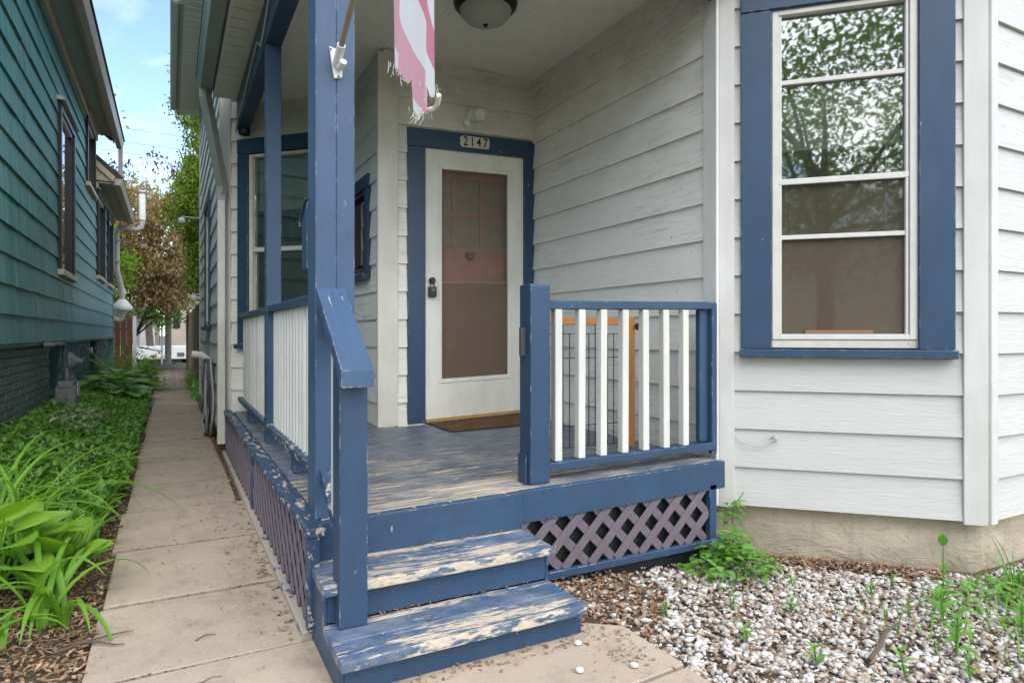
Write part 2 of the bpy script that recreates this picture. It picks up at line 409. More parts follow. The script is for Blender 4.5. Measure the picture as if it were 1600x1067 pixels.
mt['screen_door'] = glass_mat('storm_door_screen', (0.85, 0.8, 0.75), 0.4, 0.08, 0.50, (0.23, 0.165, 0.125))
mt['storm_glass'] = glass_mat('storm_door_glass', (0.9, 0.88, 0.85), 0.5, 0.03, 0.14, (0.27, 0.21, 0.17))

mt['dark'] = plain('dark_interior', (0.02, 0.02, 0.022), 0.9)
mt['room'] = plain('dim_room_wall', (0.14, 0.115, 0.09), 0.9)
mt['black_fabric'] = plain('black_landscape_fabric', (0.012, 0.015, 0.014), 0.7, bump=0.8, bscale=25)
mt['frame'] = plain('white_vinyl_frame', (0.57, 0.555, 0.52), 0.45, var=0.06)
mt['frame_old'] = paint('flaking_cream_frame', (0.60, 0.56, 0.50), 0.55, (12, 12, 3), 0.4, peel=0.63, peel_col=(0.24, 0.18, 0.14), peel_scale=(20, 20, 9))
mt['door_white'] = paint('storm_door_paint', (0.74, 0.715, 0.64), 0.42, (7, 7, 2), 0.15, dirt=0.12, dirt_col=(0.42, 0.38, 0.30), chips=False)
mt['terracotta'] = plain('terracotta_door', (0.52, 0.25, 0.18), 0.5)
mt['gold'] = plain('brass_threshold', (0.42, 0.26, 0.07), 0.45)
mt['iron'] = plain('dark_iron', (0.06, 0.06, 0.07), 0.5)
mt['black'] = plain('black_plastic', (0.012, 0.012, 0.013), 0.35)
mt['grey_plastic'] = plain('grey_plate', (0.12, 0.12, 0.125), 0.4)
mt['ceiling'] = plain('ceiling_paint', (0.78, 0.755, 0.68), 0.5, var=0.05)
mt['soffit'] = plain('almond_soffit', (0.80, 0.75, 0.65), 0.5, var=0.05)
mt['gutter'] = plain('grey_green_gutter', (0.29, 0.315, 0.285), 0.4, var=0.08)
mt['gutter_tan'] = plain('tan_gutter', (0.42, 0.375, 0.325), 0.45, var=0.08)
mt['tan'] = plain('tan_trim', (0.48, 0.385, 0.285), 0.55, var=0.1)
mt['brown'] = plain('brown_fascia', (0.29, 0.20, 0.14), 0.6, var=0.2)
mt['grey_soffit'] = plain('grey_green_soffit', (0.30, 0.33, 0.30), 0.6, var=0.1)
mt['roofing'] = plain('asphalt_roofing', (0.06, 0.055, 0.05), 0.9, var=0.25, bump=0.6)
mt['upvc'] = plain('white_pvc', (0.72, 0.71, 0.68), 0.4, var=0.05)
mt['downspout'] = plain('white_downspout', (0.62, 0.60, 0.54), 0.45, var=0.06)
mt['bronze'] = plain('oiled_bronze', (0.035, 0.026, 0.02), 0.4, 0.6)
mt['mat'] = island_mat('coir_mat', [(0.13, 0.07, 0.035), (0.22, 0.13, 0.065), (0.16, 0.09, 0.045)], 0.95)
mt['oak'] = paint('varnished_wood', (0.34, 0.155, 0.048), 0.45, (14, 14, 2), 0.2, chips=False)
mt['meter'] = plain('grey_meter_casting', (0.14, 0.15, 0.155), 0.55, var=0.25, bump=0.2)
mt['pipe'] = plain('dark_steel_pipe', (0.10, 0.11, 0.11), 0.6, var=0.2)
mt['alu'] = plain('pale_aluminium', (0.38, 0.38, 0.37), 0.4, 0.3)
mt['hose'] = plain('grey_rubber_hose', (0.095, 0.095, 0.105), 0.45, var=0.25)
mt['hose_light'] = plain('pale_grey_hose', (0.33, 0.33, 0.34), 0.5, var=0.15)
mt['cable'] = plain('pale_cable', (0.42, 0.41, 0.39), 0.5)
mt['wire'] = plain('utility_wire', (0.14, 0.14, 0.15), 0.6)
mt['pole_metal'] = plain('flag_pole_wood', (0.32, 0.26, 0.20), 0.35, 0.2)
mt['fence_red'] = paint('red_brown_fence', (0.13, 0.055, 0.038), 0.8, (14, 14, 2), 0.4, chips=False)
mt['fence_tan'] = paint('weathered_tan_fence', (0.23, 0.165, 0.105), 0.8, (14, 14, 2), 0.5, chips=False)
mt['pole_wood'] = paint('weathered_pole', (0.19, 0.165, 0.145), 0.85, (14, 14, 1.5), 0.6, chips=False)
mt['garage'] = plain('white_garage_wall', (0.70, 0.69, 0.66), 0.6, var=0.05)
mt['beige'] = plain('beige_stucco_wall', (0.46, 0.40, 0.33), 0.8, var=0.08)
mt['plate'] = plain('cream_number_plate', (0.60, 0.56, 0.45), 0.5, var=0.06)
mt['asphalt'] = plain('alley_asphalt', (0.24, 0.23, 0.215), 0.9, var=0.15)
mt['grass'] = plain('lawn', (0.06, 0.12, 0.025), 0.9, var=0.35, bump=0.5)

def dome_mat():
    k = NT('frosted_glass')
    b = k.n('BsdfPrincipled', Base_Color=(0.62, 0.61, 0.54, 1), Roughness=0.25)
    b.inputs['Subsurface Weight'].default_value = 0.0
    t = k.n('BsdfTranslucent', Color=(0.75, 0.73, 0.66, 1))
    return k.done(k.n('MixShader', _0=0.4, _1=b.outputs[0], _2=t.outputs[0]).outputs[0])
mt['dome'] = dome_mat()

# ---------------------------------------------------------------- mesh builder and object helpers
WO = {}                      # world origin of every object that can be a parent

def tag(o, label=None, cat=None, group=None, kind=None):
    if label: o['label'] = label
    if cat: o['category'] = cat
    if group: o['group'] = group
    if kind: o['kind'] = kind
    return o

def thing(name, label, cat, loc=(0, 0, 0), group=None, kind=None):
    o = bpy.data.objects.new(name, None)
    o.empty_display_size = 0.1
    col.objects.link(o)
    o.location = loc
    WO[o.name] = Vector(loc)
    return tag(o, label, cat, group, kind)

def place(o, world_loc, parent):
    col.objects.link(o)
    wl = Vector(world_loc)
    if parent is not None:
        o.parent = parent
        o.location = wl - WO[parent.name]
    else:
        o.location = wl
    WO[o.name] = wl
    return o

def inst(src, parent, world_loc=None, dz=None, rot=None, name=None):
    """a copy of a part sharing its mesh"""
    o = src.copy()
    if name: o.name = name
    wl = Vector(world_loc) if world_loc is not None else WO[src.name] + Vector(dz)
    if rot is not None: o.rotation_euler = rot
    return place(o, wl, parent)

ID = Matrix.Identity(4)

class MB:
    def __init__(self, M=None):
        self.v, self.f, self.M = [], [], (M or ID)
    def add(self, vs, fs, M=None):
        b = len(self.v)
        m = self.M if M is None else M
        self.v += [m @ Vector(p) for p in vs]
        self.f += [tuple(b + i for i in f) for f in fs]
        return self
    def box(self, x0, x1, y0, y1, z0, z1, M=None):
        return self.add([(x0, y0, z0), (x1, y0, z0), (x1, y1, z0), (x0, y1, z0), (x0, y0, z1), (x1, y0, z1), (x1, y1, z1), (x0, y1, z1)],
                        [(0, 3, 2, 1), (4, 5, 6, 7), (0, 1, 5, 4), (1, 2, 6, 5), (2, 3, 7, 6), (3, 0, 4, 7)], M)
    def prism(self, poly, axis, a, b):
        """poly in the two other axes (cyclic order), extruded along axis from a to b"""
        n = len(poly)
        def P(p, t):
            return {'x': (t, p[0], p[1]), 'y': (p[0], t, p[1]), 'z': (p[0], p[1], t)}[axis]
        vs = [P(p, a) for p in poly] + [P(p, b) for p in poly]
        fs = [tuple(range(n))[::-1], tuple(range(n, 2 * n))] + [(i, (i + 1) % n, n + (i + 1) % n, n + i) for i in range(n)]
        return self.add(vs, fs)
    def tube(self, pts, r, n=8, cap=True):
        pts = [Vector(p) for p in pts]
        rs = r if isinstance(r, (list, tuple)) else [r] * len(pts)
        vs, fs = [], []
        prev = None
        for i, p in enumerate(pts):
            d = (pts[min(i + 1, len(pts) - 1)] - pts[max(i - 1, 0)]).normalized()
            if prev is None:
                a = d.cross(Vector((0, 0, 1)))
                if a.length < 1e-3: a = d.cross(Vector((1, 0, 0)))
                a.normalize()
            else:
                a = prev - d * prev.dot(d)
                if a.length < 1e-4: a = d.orthogonal()
                a.normalize()
            prev = a
            b = d.cross(a)
            for k in range(n):
                t = 2 * math.pi * k / n
                vs.append(p + (a * math.cos(t) + b * math.sin(t)) * rs[i])
        for i in range(len(pts) - 1):
            for k in range(n):
                fs.append((i * n + k, i * n + (k + 1) % n, (i + 1) * n + (k + 1) % n, (i + 1) * n + k))
        if cap:
            fs.append(tuple(range(n))[::-1])
            fs.append(tuple(range((len(pts) - 1) * n, len(pts) * n)))
        return self.add(vs, fs)
    def lathe(self, prof, c, n=24, axis='z'):
        vs, fs = [], []
        for (r, h) in prof:
            for k in range(n):
                t = 2 * math.pi * k / n
                x, y = r * math.cos(t), r * math.sin(t)
                vs.append({'z': (c[0] + x, c[1] + y, c[2] + h), 'y': (c[0] + x, c[1] + h, c[2] + y), 'x': (c[0] + h, c[1] + x, c[2] + y)}[axis])
        for i in range(len(prof) - 1):
            for k in range(n):
                fs.append((i * n + k, i * n + (k + 1) % n, (i + 1) * n + (k + 1) % n, (i + 1) * n + k))
        fs.append(tuple(range(n))[::-1])
        fs.append(tuple(range((len(prof) - 1) * n, len(prof) * n)))
        return self.add(vs, fs)
    def build(self, name, m, parent=None, bevel=0.0, smooth=False, label=None, cat=None, group=None, kind=None, seg=1):
        c = sum(self.v, Vector()) / len(self.v)
        lo = Vector((min(p.x for p in self.v), min(p.y for p in self.v), min(p.z for p in self.v)))
        hi = Vector((max(p.x for p in self.v), max(p.y for p in self.v), max(p.z for p in self.v)))
        c = (lo + hi) / 2
        if parent is None:
            c.z = lo.z
        me = bpy.data.meshes.new(name)
        me.from_pydata([tuple(p - c) for p in self.v], [], self.f)
        bm = bmesh.new()
        bm.from_mesh(me)
        bmesh.ops.recalc_face_normals(bm, faces=bm.faces)
        if bevel:
            bmesh.ops.bevel(bm, geom=list(bm.edges), offset=bevel, segments=seg, affect='EDGES', clamp_overlap=True, profile=0.7)
        if smooth:
            for f in bm.faces: f.smooth = True
            lim = R(38)
            for e in bm.edges:
                if len(e.link_faces) == 2 and e.calc_face_angle(0) > lim: e.smooth = False
        bm.to_mesh(me)
        bm.free()
        me.materials.append(mt[m] if isinstance(m, str) else m)
        o = bpy.data.objects.new(name, me)
        place(o, c, parent)
        return tag(o, label, cat, group, kind)

def np_mesh(name, verts, faces, m, parent=None, smooth=False, origin=None, uv=None, **tg):
    verts = np.asarray(verts, dtype=np.float32).reshape(-1, 3)
    faces = np.asarray(faces, dtype=np.int32)
    if origin is None:
        origin = (verts.min(0) + verts.max(0)) / 2
        if parent is None: origin[2] = verts[:, 2].min()
    origin = np.asarray(origin, dtype=np.float32)
    me = bpy.data.meshes.new(name)
    n, k = faces.shape
    me.vertices.add(len(verts))
    me.vertices.foreach_set('co', (verts - origin).ravel())
    me.loops.add(n * k)
    me.loops.foreach_set('vertex_index', faces.ravel())
    me.polygons.add(n)
    me.polygons.foreach_set('loop_start', np.arange(0, n * k, k, dtype=np.int32))
    me.polygons.foreach_set('loop_total', np.full(n, k, dtype=np.int32))
    if smooth: me.polygons.foreach_set('use_smooth', np.ones(n, dtype=bool))
    if uv is not None:
        l = me.uv_layers.new(name='UVMap')
        l.data.foreach_set('uv', np.asarray(uv, dtype=np.float32)[faces.ravel()].ravel())
    me.update(calc_edges=True)
    me.validate()
    me.materials.append(mt[m] if isinstance(m, str) else m)
    o = bpy.data.objects.new(name, me)
    place(o, tuple(float(a) for a in origin), parent)
    return tag(o, **tg)

def frame(ox, oy, dx, dy, shear=0.0, s0=0.0):
    """local x runs along the wall (left to right seen from outside), local y into the wall"""
    M = Matrix(((dx, -dy, 0, ox), (dy, dx, 0, oy), (0, 0, 1, 0), (0, 0, 0, 1)))
    if shear:
        S = Matrix.Identity(4)
        S[2][0] = shear
        S[2][3] = -shear * s0
        M = M @ S
    return M

SQ = math.sqrt(0.5)
M_W = frame(2.73, 4.75, 0, -1)                  # porch side wall of the bay (faces the walk)
M_BAY = frame(2.73, 2.67, SQ, -SQ)              # angled bay wall with the big window
M_FRONT = frame(3.638, 1.762, 1, 0)             # front wall of the bay
M_DOOR = frame(1.41, 4.75, 1, 0, 0.035, 0.19)   # entrance wall, racked by settling
M_SMALL = frame(1.41, 5.72, 0, -1)              # vestibule side wall with the small window
M_BACK = frame(0.45, 6.68, SQ, -SQ)             # angled wall at the porch's far end
M_SIDE = frame(0.45, 11.6, 0, -1)               # long side wall of the house
COURSE, Z0 = 0.2125, 0.171

def deck_z(x):
    return 0.405 + 0.018 * (x - 0.45)

def gz(x, y):
    z = -0.025
    if x < -0.27:
        t = min(1.0, (-0.27 - x) / 0.95)
        z += 0.17 * t * t * (3 - 2 * t)
    if x > 1.0 and y < 6:
        t = min(1.0, (x - 1.2) / 1.7) if x > 1.2 else 0.0
        z -= 0.085 * t * t * (3 - 2 * t)
    return z

# ---------------------------------------------------------------- ground
def build_ground():
    fx = list(np.arange(-3.2, 6.01, 0.16))
    fy = list(np.arange(-1.0, 27.01, 0.2))
    xs = [-400, -120, -50, -20, -8] + fx + [8, 20, 50, 120, 400]
    ys = [-400, -120, -50, -20, -8, -3] + fy + [32, 45, 80, 160, 400]
    X, Y = np.meshgrid(xs, ys)
    Z = np.vectorize(gz)(X, Y)
    V = np.stack([X, Y, Z], -1).reshape(-1, 3)
    nx, ny = len(xs), len(ys)
    F = [(j * nx + i, j * nx + i + 1, (j + 1) * nx + i + 1, (j + 1) * nx + i) for j in range(ny - 1) for i in range(nx - 1)]
    np_mesh('ground', V, F, 'soil', smooth=True, origin=(0, 0, 0), kind='structure')
build_ground()
# lawn and street in front of the house (behind the camera), seen only in the window
MB().box(-30, 30, -12, -2.0, -0.05, -0.004).build('lawn', 'grass', kind='structure')
MB().box(-60, 60, -22, -12.01, -0.05, -0.03).build('street', 'asphalt', kind='structure')

# ---------------------------------------------------------------- walkway of concrete slabs
walk = thing('walkway', None, None, (0.06, 2.4, 0), kind='structure')
joints = [2.43, 3.10, 3.88, 4.70, 5.49, 6.49, 7.70, 8.55, 9.38, 10.35, 11.4, 12.5, 13.7, 14.9]
def slab(poly, dz=0.0, tilt=0.0):
    mb = MB()
    mb.prism(poly, 'z', -0.09, 0.0 + dz)
    if tilt:
        cy = sum(p[1] for p in poly) / len(poly)
        for p in mb.v: p.z += tilt * (p.y - cy)
    return mb.build('slab', 'concrete', walk, bevel=0.003)
g = 0.011
for i in range(len(joints) - 1):
    a, b = joints[i] + g, joints[i + 1] - g
    wl = -0.252 + 0.012 * math.sin(i * 2.3) - (0.03 if i > 9 else 0)
    wr = 0.395 + 0.006 * math.cos(i * 1.7)
    if a < 4.2: wr = 0.44
    sk = 0.02 * math.sin(i * 3.1)
    slab([(wl, a - sk), (wr, a + sk), (wr, b + 0.02 * math.sin((i + 1) * 3.1)), (wl, b - 0.02 * math.sin((i + 1) * 3.1))], random.uniform(-0.004, 0.002), random.uniform(-0.006, 0.006))
# landing pad at the foot of the steps
slab([(-0.262, 1.60), (1.36, 1.645), (1.545, 1.66), (1.54, 1.985), (1.43, 2.07), (1.36, 2.10), (1.36, 2.33), (0.47, 2.43), (-0.21, 2.418)], 0.0)
slab([(-0.34, 0.2), (1.57, 0.2), (1.545, 1.645), (1.30, 1.63), (-0.265, 1.588)], -0.004)
# brick paving at the far end of the walk
br_mb = MB()
nb = 0
brick_src = None
for r in range(64):
    y = 14.95 + r * 0.125
    for c_ in range(3):
        x = -0.22 + c_ * 0.215 - (0.1 if r % 2 else 0)
        br_mb.box(x, x + 0.205, y, y + 0.115, -0.06, 0.0 + 0.003 * ((r * 7 + c_ * 5) % 3))
br_mb.build('brick_paving', island_mat('paving_brick', [(0.36, 0.29, 0.23), (0.42, 0.35, 0.28), (0.32, 0.26, 0.21)], 0.9), walk, kind='stuff')

# ---------------------------------------------------------------- the white house
house = thing('white_house', 'white house with embossed lap siding, a blue-framed angled bay and a deep porch entrance', 'house', (2.73, 4.75, 0))

def cells(L0, L1, z0, z1, holes):
    """rectangles that cover the wall except its openings"""
    out = []
    ss = sorted({L0, L1, *[e for h in holes for e in h[:2] if L0 < e < L1]})
    for a, b in zip(ss[:-1], ss[1:]):
        cuts = sorted([(h[2], h[3]) for h in holes if h[0] <= a + 1e-6 and h[1] >= b - 1e-6])
        z = z0
        for ca, cb in cuts:
            if ca > z: out.append((a, b, z, min(ca, z1)))
            z = max(z, cb)
        if z < z1: out.append((a, b, z, z1))
    merged = []
    for c in out:
        if merged and abs(merged[-1][1] - c[0]) < 1e-6 and abs(merged[-1][2] - c[2]) < 1e-6 and abs(merged[-1][3] - c[3]) < 1e-6:
            merged[-1] = (merged[-1][0], c[1], c[2], c[3])
        else:
            merged.append(c)
    return merged

def wall(name, M, L, z0, z1, m, holes=(), b0=None, b1=None, thick=0.10, first=0):
    mb = MB(M)
    for a, b, za, zb in cells(0, L, z0, z1, holes):
        mb.box(a, b, 0.004, thick, za, zb)
    w = mb.build(name, 'white', house)
    b0 = 0 if b0 is None else b0
    b1 = L if b1 is None else b1
    k = first
    cache = {}
    while Z0 + k * COURSE < z1 - 0.03:
        zb = Z0 + k * COURSE
        zt = min(zb + COURSE, z1)
        if zt > z0 + 0.02:
            zlo = max(zb, z0)
            for a, b, za, zc in cells(b0, b1, zlo, zt, holes):
                if zc - za < 0.015 or b - a < 0.01: continue
                fa = -0.027 + 0.018 * (za - zb) / COURSE
                fb = -0.027 + 0.018 * (zc - zb) / COURSE
                if za == zb and zc == zb + COURSE and not M[2][0]:
                    key = (round(a, 3), round(b, 3))
                    if key in cache:
                        inst(cache[key][0], w, dz=(0, 0, zb - cache[key][1]))
                        continue
                else: key = None
                q = MB(M)
                q.prism([(fa, za), (0.0, za), (0.0, zc), (fb, zc)], 'x', a + 0.001, b - 0.001)
                o = q.build('siding_board', m, w)
                if key: cache[key] = (o, zb)
        k += 1
    return w

def corner(w, M, s0, s1, z0, z1, m='white', y=-0.036, bev=0.003):
    return MB(M).box(s0, s1, y, 0.003, z0, z1).build('corner_board', m, w, bevel=bev)

# bay: porch side wall, angled window wall, front wall
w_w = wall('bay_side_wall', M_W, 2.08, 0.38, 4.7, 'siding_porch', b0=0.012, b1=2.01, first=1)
corner(w_w, M_W, 2.01, 2.113, 0.16, 4.7)
MB(M_W).box(0.0, 0.022, -0.05, 0.0, 0.62, 3.262).build('corner_board', 'cream', w_w, bevel=0.004)
bayL = 0.908 / SQ
BAY_H = (0.25, 1.03, 1.03, 2.93)
w_b = wall('bay_window_wall', M_BAY, bayL, Z0, 4.7, 'siding', holes=[BAY_H], b0=0.094, b1=1.192)
corner(w_b, M_BAY, 0.012, 0.094, 0.155, 4.7)
corner(w_b, M_BAY, 1.192, bayL + 0.014, 0.155, 4.7)
w_f = wall('bay_front_wall', M_FRONT, 3.2, Z0, 4.7, 'siding', b0=0.078)
corner(w_f, M_FRONT, 0.017, 0.078, 0.156, 4.7)

# foundation
fd = MB()
fd.prism([(2.70, 2.76), (2.76, 2.70), (3.655, 1.805), (6.8, 1.79), (6.8, 2.1), (3.78, 2.1), (3.0, 2.9), (2.9, 4.7), (2.70, 4.7)], 'z', -0.35, 0.20)
fdo = fd.build('foundation', 'stucco', house)

def roughen(o, cuts, amp, scale):
    bm = bmesh.new(); bm.from_mesh(o.data)
    bmesh.ops.subdivide_edges(bm, edges=bm.edges[:], cuts=cuts, use_grid_fill=True)
    for v in bm.verts:
        q = v.co * scale
        v.co += Vector((mnoise.noise(q), mnoise.noise(q + Vector((5, 1, 2))), 0.2 * mnoise.noise(q + Vector((1, 7, 3))))) * amp
    for f in bm.faces: f.smooth = True
    bm.to_mesh(o.data); bm.free()
roughen(fdo, 30, 0.016, 6.0)

def window(name, M, cas, ins, head_z, sill_z, panes, bars, cm='blue', fm='frame', cas_y=-0.042, backing=0.5, sash='frame', room='room'):
    """cas: outer casing s0,s1; ins: frame s0,s1; panes: (s0,s1,z0,z1,material,y)"""
    f0, f1, fz0, fz1 = ins
    fr = MB(M)
    t = 0.034
    for (a, b, za, zb) in ((f0, f0 + t, fz0, fz1), (f1 - t, f1, fz0, fz1), (f0 + t, f1 - t, fz1 - 0.025, fz1), (f0 + t, f1 - t, fz0, fz0 + 0.03)):
        fr.box(a, b, -0.026, 0.05, za, zb)
    w = fr.build(name, fm, house, bevel=0.003)
    for (a, b, za, zb) in ((cas[0], f0 - 0.004, sill_z, fz1 + 0.004), (f1 + 0.004, cas[1], sill_z, fz1 + 0.004)):
        MB(M).box(a, b, cas_y, 0.002, za, zb).build('casing', cm, w, bevel=0.003)
    MB(M).box(cas[0], cas[1], cas_y - 0.004, 0.002, fz1 + 0.008, head_z).build('casing', cm, w, bevel=0.003)
    MB(M).box(cas[0] - 0.006, cas[1] + 0.004, -0.082, 0.002, sill_z - 0.047, sill_z - 0.002).build('sill', cm, w, bevel=0.004)
    for (a, b, za, zb) in ((f0 + 0.004, f0 + 0.016, fz0 + 0.03, fz1), ):
        pass
    for z0, z1, yy in bars:
        MB(M).box(f0 + t + 0.001, f1 - t - 0.001, yy, yy + 0.022, z0, z1).build('sash_rail', sash, w, bevel=0.002)
    for (a, b, za, zb, m, yy) in panes:
        MB(M).box(a, b, yy, yy + 0.004, za, zb).build('pane', m, w)
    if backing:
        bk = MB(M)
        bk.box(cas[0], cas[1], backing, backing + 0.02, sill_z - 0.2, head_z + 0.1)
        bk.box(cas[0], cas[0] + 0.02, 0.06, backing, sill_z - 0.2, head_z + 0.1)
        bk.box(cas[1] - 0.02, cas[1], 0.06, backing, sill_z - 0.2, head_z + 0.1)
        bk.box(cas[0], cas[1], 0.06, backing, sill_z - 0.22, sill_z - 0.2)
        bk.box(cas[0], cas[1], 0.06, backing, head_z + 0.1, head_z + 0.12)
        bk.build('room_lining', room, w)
    return w

BF = (0.29, 0.988, 1.09, 2.885)
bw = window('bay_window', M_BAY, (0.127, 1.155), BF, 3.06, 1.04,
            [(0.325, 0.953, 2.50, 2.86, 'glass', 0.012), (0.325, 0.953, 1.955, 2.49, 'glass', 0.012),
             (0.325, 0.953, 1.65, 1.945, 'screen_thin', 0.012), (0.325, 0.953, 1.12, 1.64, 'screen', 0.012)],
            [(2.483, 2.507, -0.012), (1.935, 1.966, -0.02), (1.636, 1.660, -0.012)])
# inner storm-window edge and flaking caulk strips round it
for a, b, za, zb in ((0.262, 0.290, 1.045, 2.90), (0.988, 1.022, 1.045, 2.90), (0.290, 0.988, 1.045, 1.088), (0.29, 0.988, 2.886, 2.905)):
    MB(M_BAY).box(a, b, -0.020, 0.03, za, zb).build('stop_strip', 'frame_old', bw, bevel=0.003)
for a in (0.329, 0.941):
    MB(M_BAY).box(a - 0.004, a + 0.010, -0.018, 0.0115, 1.121, 2.858).build('sash_stile', 'frame', bw, bevel=0.002)
# roller shade, pull cord and wood stop seen through the glass
MB(M_BAY).box(0.34, 0.94, 0.10, 0.106, 2.16, 2.47).build('roller_shade', plain('pale_shade', (0.42, 0.42, 0.36), 0.8), bw)
MB(M_BAY).box(0.34, 0.94, 0.094, 0.112, 2.145, 2.162).build('shade_rail', plain('shade_rail', (0.55, 0.55, 0.48), 0.6), bw)
MB(M_BAY).box(0.862, 0.870, 0.060, 0.066, 1.66, 2.16).build('pull_cord', 'frame', bw)
MB(M_BAY).box(0.362, 0.366, 0.02, 0.024, 1.19, 1.95).build('pull_cord', 'frame', bw)
MB(M_BAY).box(0.359, 0.369, 0.018, 0.026, 1.165, 1.195).build('cord_pull', 'frame', bw, bevel=0.002)
MB(M_BAY).box(0.46, 0.79, -0.001, 0.0105, 1.122, 1.142).build('wood_stop', plain('bare_wood_stop', (0.22, 0.12, 0.065), 0.6), bw)
# leaded swirls in the top light
lead = MB(M_BAY)
def swirl(cx, cz, r0, turns, a0, flip=1):
    pts = []
    n = int(18 * turns)
    for i in range(n + 1):
        t = i / n
        a = a0 + flip * t * turns * 2 * math.pi
        r = r0 * (1 - 0.8 * t)
        pts.append((cx + r * math.cos(a), 0.030, cz + r * math.sin(a)))
    lead.tube(pts, 0.003, 5)
swirl(0.40, 2.55, 0.07, 1.3, 2.8); swirl(0.52, 2.62, 0.05, 1.2, 1.0, -1)
swirl(0.60, 2.77, 0.06, 1.4, 0.2); swirl(0.80, 2.75, 0.05, 1.3, 3.6, -1)
lead.tube([(0.40, 0.03, 2.62), (0.45, 0.03, 2.70), (0.44, 0.03, 2.80)], 0.003, 5)
lead.tube([(0.34, 0.03, 2.56), (0.46, 0.03, 2.58), (0.55, 0.03, 2.66), (0.66, 0.03, 2.72), (0.75, 0.03, 2.70), (0.84, 0.03, 2.62), (0.93, 0.03, 2.60)], 0.003, 5)
lead.tube([(0.78, 0.03, 2.53), (0.80, 0.03, 2.66), (0.81, 0.03, 2.80)], 0.004, 5)
lead.build('leading', plain('lead_came', (0.10, 0.20, 0.19), 0.5), bw)
# small cable stub on the siding below the window
cb = MB(M_BAY)
cb.tube([(0.098, -0.03, 0.545), (0.13, -0.045, 0.522), (0.19, -0.05, 0.508), (0.25, -0.046, 0.515), (0.30, -0.036, 0.545)], 0.0035, 6)
cb.lathe([(0.004, -0.012), (0.012, -0.01), (0.014, 0.012)], (0.305, -0.03, 0.552), 10, 'y')
cb.build('cable_stub', 'cable', label='short loose cable stub hooked across the siding under the bay window', cat='cable')

# vestibule side wall with the small window; angled wall at the back of the porch; entrance wall; long side wall
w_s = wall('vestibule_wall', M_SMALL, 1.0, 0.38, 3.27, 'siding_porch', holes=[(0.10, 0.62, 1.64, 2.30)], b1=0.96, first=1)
corner(w_s, M_SMALL, 0.96, 0.985, 0.42, 3.255, 'cream')
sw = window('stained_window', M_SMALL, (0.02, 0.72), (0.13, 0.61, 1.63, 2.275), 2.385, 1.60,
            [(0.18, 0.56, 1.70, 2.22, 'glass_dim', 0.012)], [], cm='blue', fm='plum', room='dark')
for i, (a, b, za, zb, c_) in enumerate([(0.19, 0.30, 2.05, 2.20, (0.30, 0.20, 0.07)), (0.31, 0.42, 2.05, 2.20, (0.42, 0.36, 0.22)), (0.43, 0.55, 2.05, 2.20, (0.30, 0.20, 0.07)),
                                       (0.19, 0.25, 1.78, 2.04, (0.05, 0.04, 0.07)), (0.26, 0.48, 1.78, 2.04, (0.42, 0.43, 0.42)), (0.49, 0.55, 1.91, 2.04, (0.05, 0.04, 0.07)), (0.49, 0.55, 1.78, 1.90, (0.09, 0.05, 0.10)),
                                       (0.19, 0.33, 1.705, 1.77, (0.10, 0.06, 0.11)), (0.34, 0.44, 1.705, 1.77, (0.35, 0.35, 0.36)), (0.45, 0.55, 1.705, 1.77, (0.10, 0.06, 0.11))]):
    MB(M_SMALL).box(a, b, 0.022, 0.026, za, zb).build('leaded_pane', plain('stained_pane_%s' % 'abcdefghij'[i], c_, 0.25), sw)

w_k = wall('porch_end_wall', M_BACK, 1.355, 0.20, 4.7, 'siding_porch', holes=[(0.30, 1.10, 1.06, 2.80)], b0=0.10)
corner(w_k, M_BACK, 0.012, 0.10, 0.155, 4.7)
pw_ = window('porch_end_window', M_BACK, (0.185, 1.21), (0.305, 1.09, 1.05, 2.79), 2.935, 1.03,
       [(0.345, 1.05, 1.92, 2.745, 'glass_dim', 0.012), (0.345, 1.05, 1.09, 1.885, 'glass_dim', 0.022)],
       [(1.885, 1.925, -0.012)], fm='cream')
MB(M_BACK).box(0.34, 1.06, 0.08, 0.086, 2.28, 2.78).build('roller_shade', plain('porch_shade', (0.42, 0.43, 0.38), 0.8), pw_)

M_D0 = M_DOOR
door_hole = (0.33, 1.22, 0.44, 2.56)
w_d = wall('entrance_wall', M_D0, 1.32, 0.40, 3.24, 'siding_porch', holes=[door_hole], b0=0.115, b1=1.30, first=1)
corner(w_d, M_D0, -0.04, 0.115, 0.425, 3.24, 'cream')
MB(M_D0).box(0.0, 1.31, -0.05, 0.0, 3.235, 3.262).build('crown_strip', 'cream', w_d, bevel=0.004)

# entrance: casing, inner door, storm door
dc = MB(M_D0).box(0.194, 1.311, -0.04, 0.002, 2.562, 2.705).build('door_casing', 'blue_h', house, bevel=0.003)
MB(M_D0).box(0.194, 0.337, -0.037, 0.002, 0.43, 2.560).build('side_casing', 'blue', dc, bevel=0.003)
MB(M_D0).box(1.213, 1.311, -0.037, 0.002, 0.40, 2.560).build('side_casing', 'blue', dc, bevel=0.003)
MB(M_D0).box(0.338, 1.212, -0.045, 0.06, 0.400, 0.428).build('threshold_board', 'blue_h', dc, bevel=0.003)
MB(M_D0).box(0.338, 1.212, -0.050, 0.05, 0.4285, 0.446).build('threshold_strip', 'gold', dc, bevel=0.002)
gl, gr, gb, gt = 0.478, 1.063, 0.757, 2.408
sd = MB(M_D0)
for (a, b, za, zb) in ((0.342, gl - 0.03, 0.45, 2.556), (gr + 0.03, 1.208, 0.45, 2.556), (gl - 0.03, gr + 0.03, 0.45, gb - 0.035), (gl - 0.03, gr + 0.03, gt + 0.03, 2.556)):
    sd.box(a, b, -0.022, 0.016, za, zb)
sdo = sd.build('storm_door', 'door_white', house)
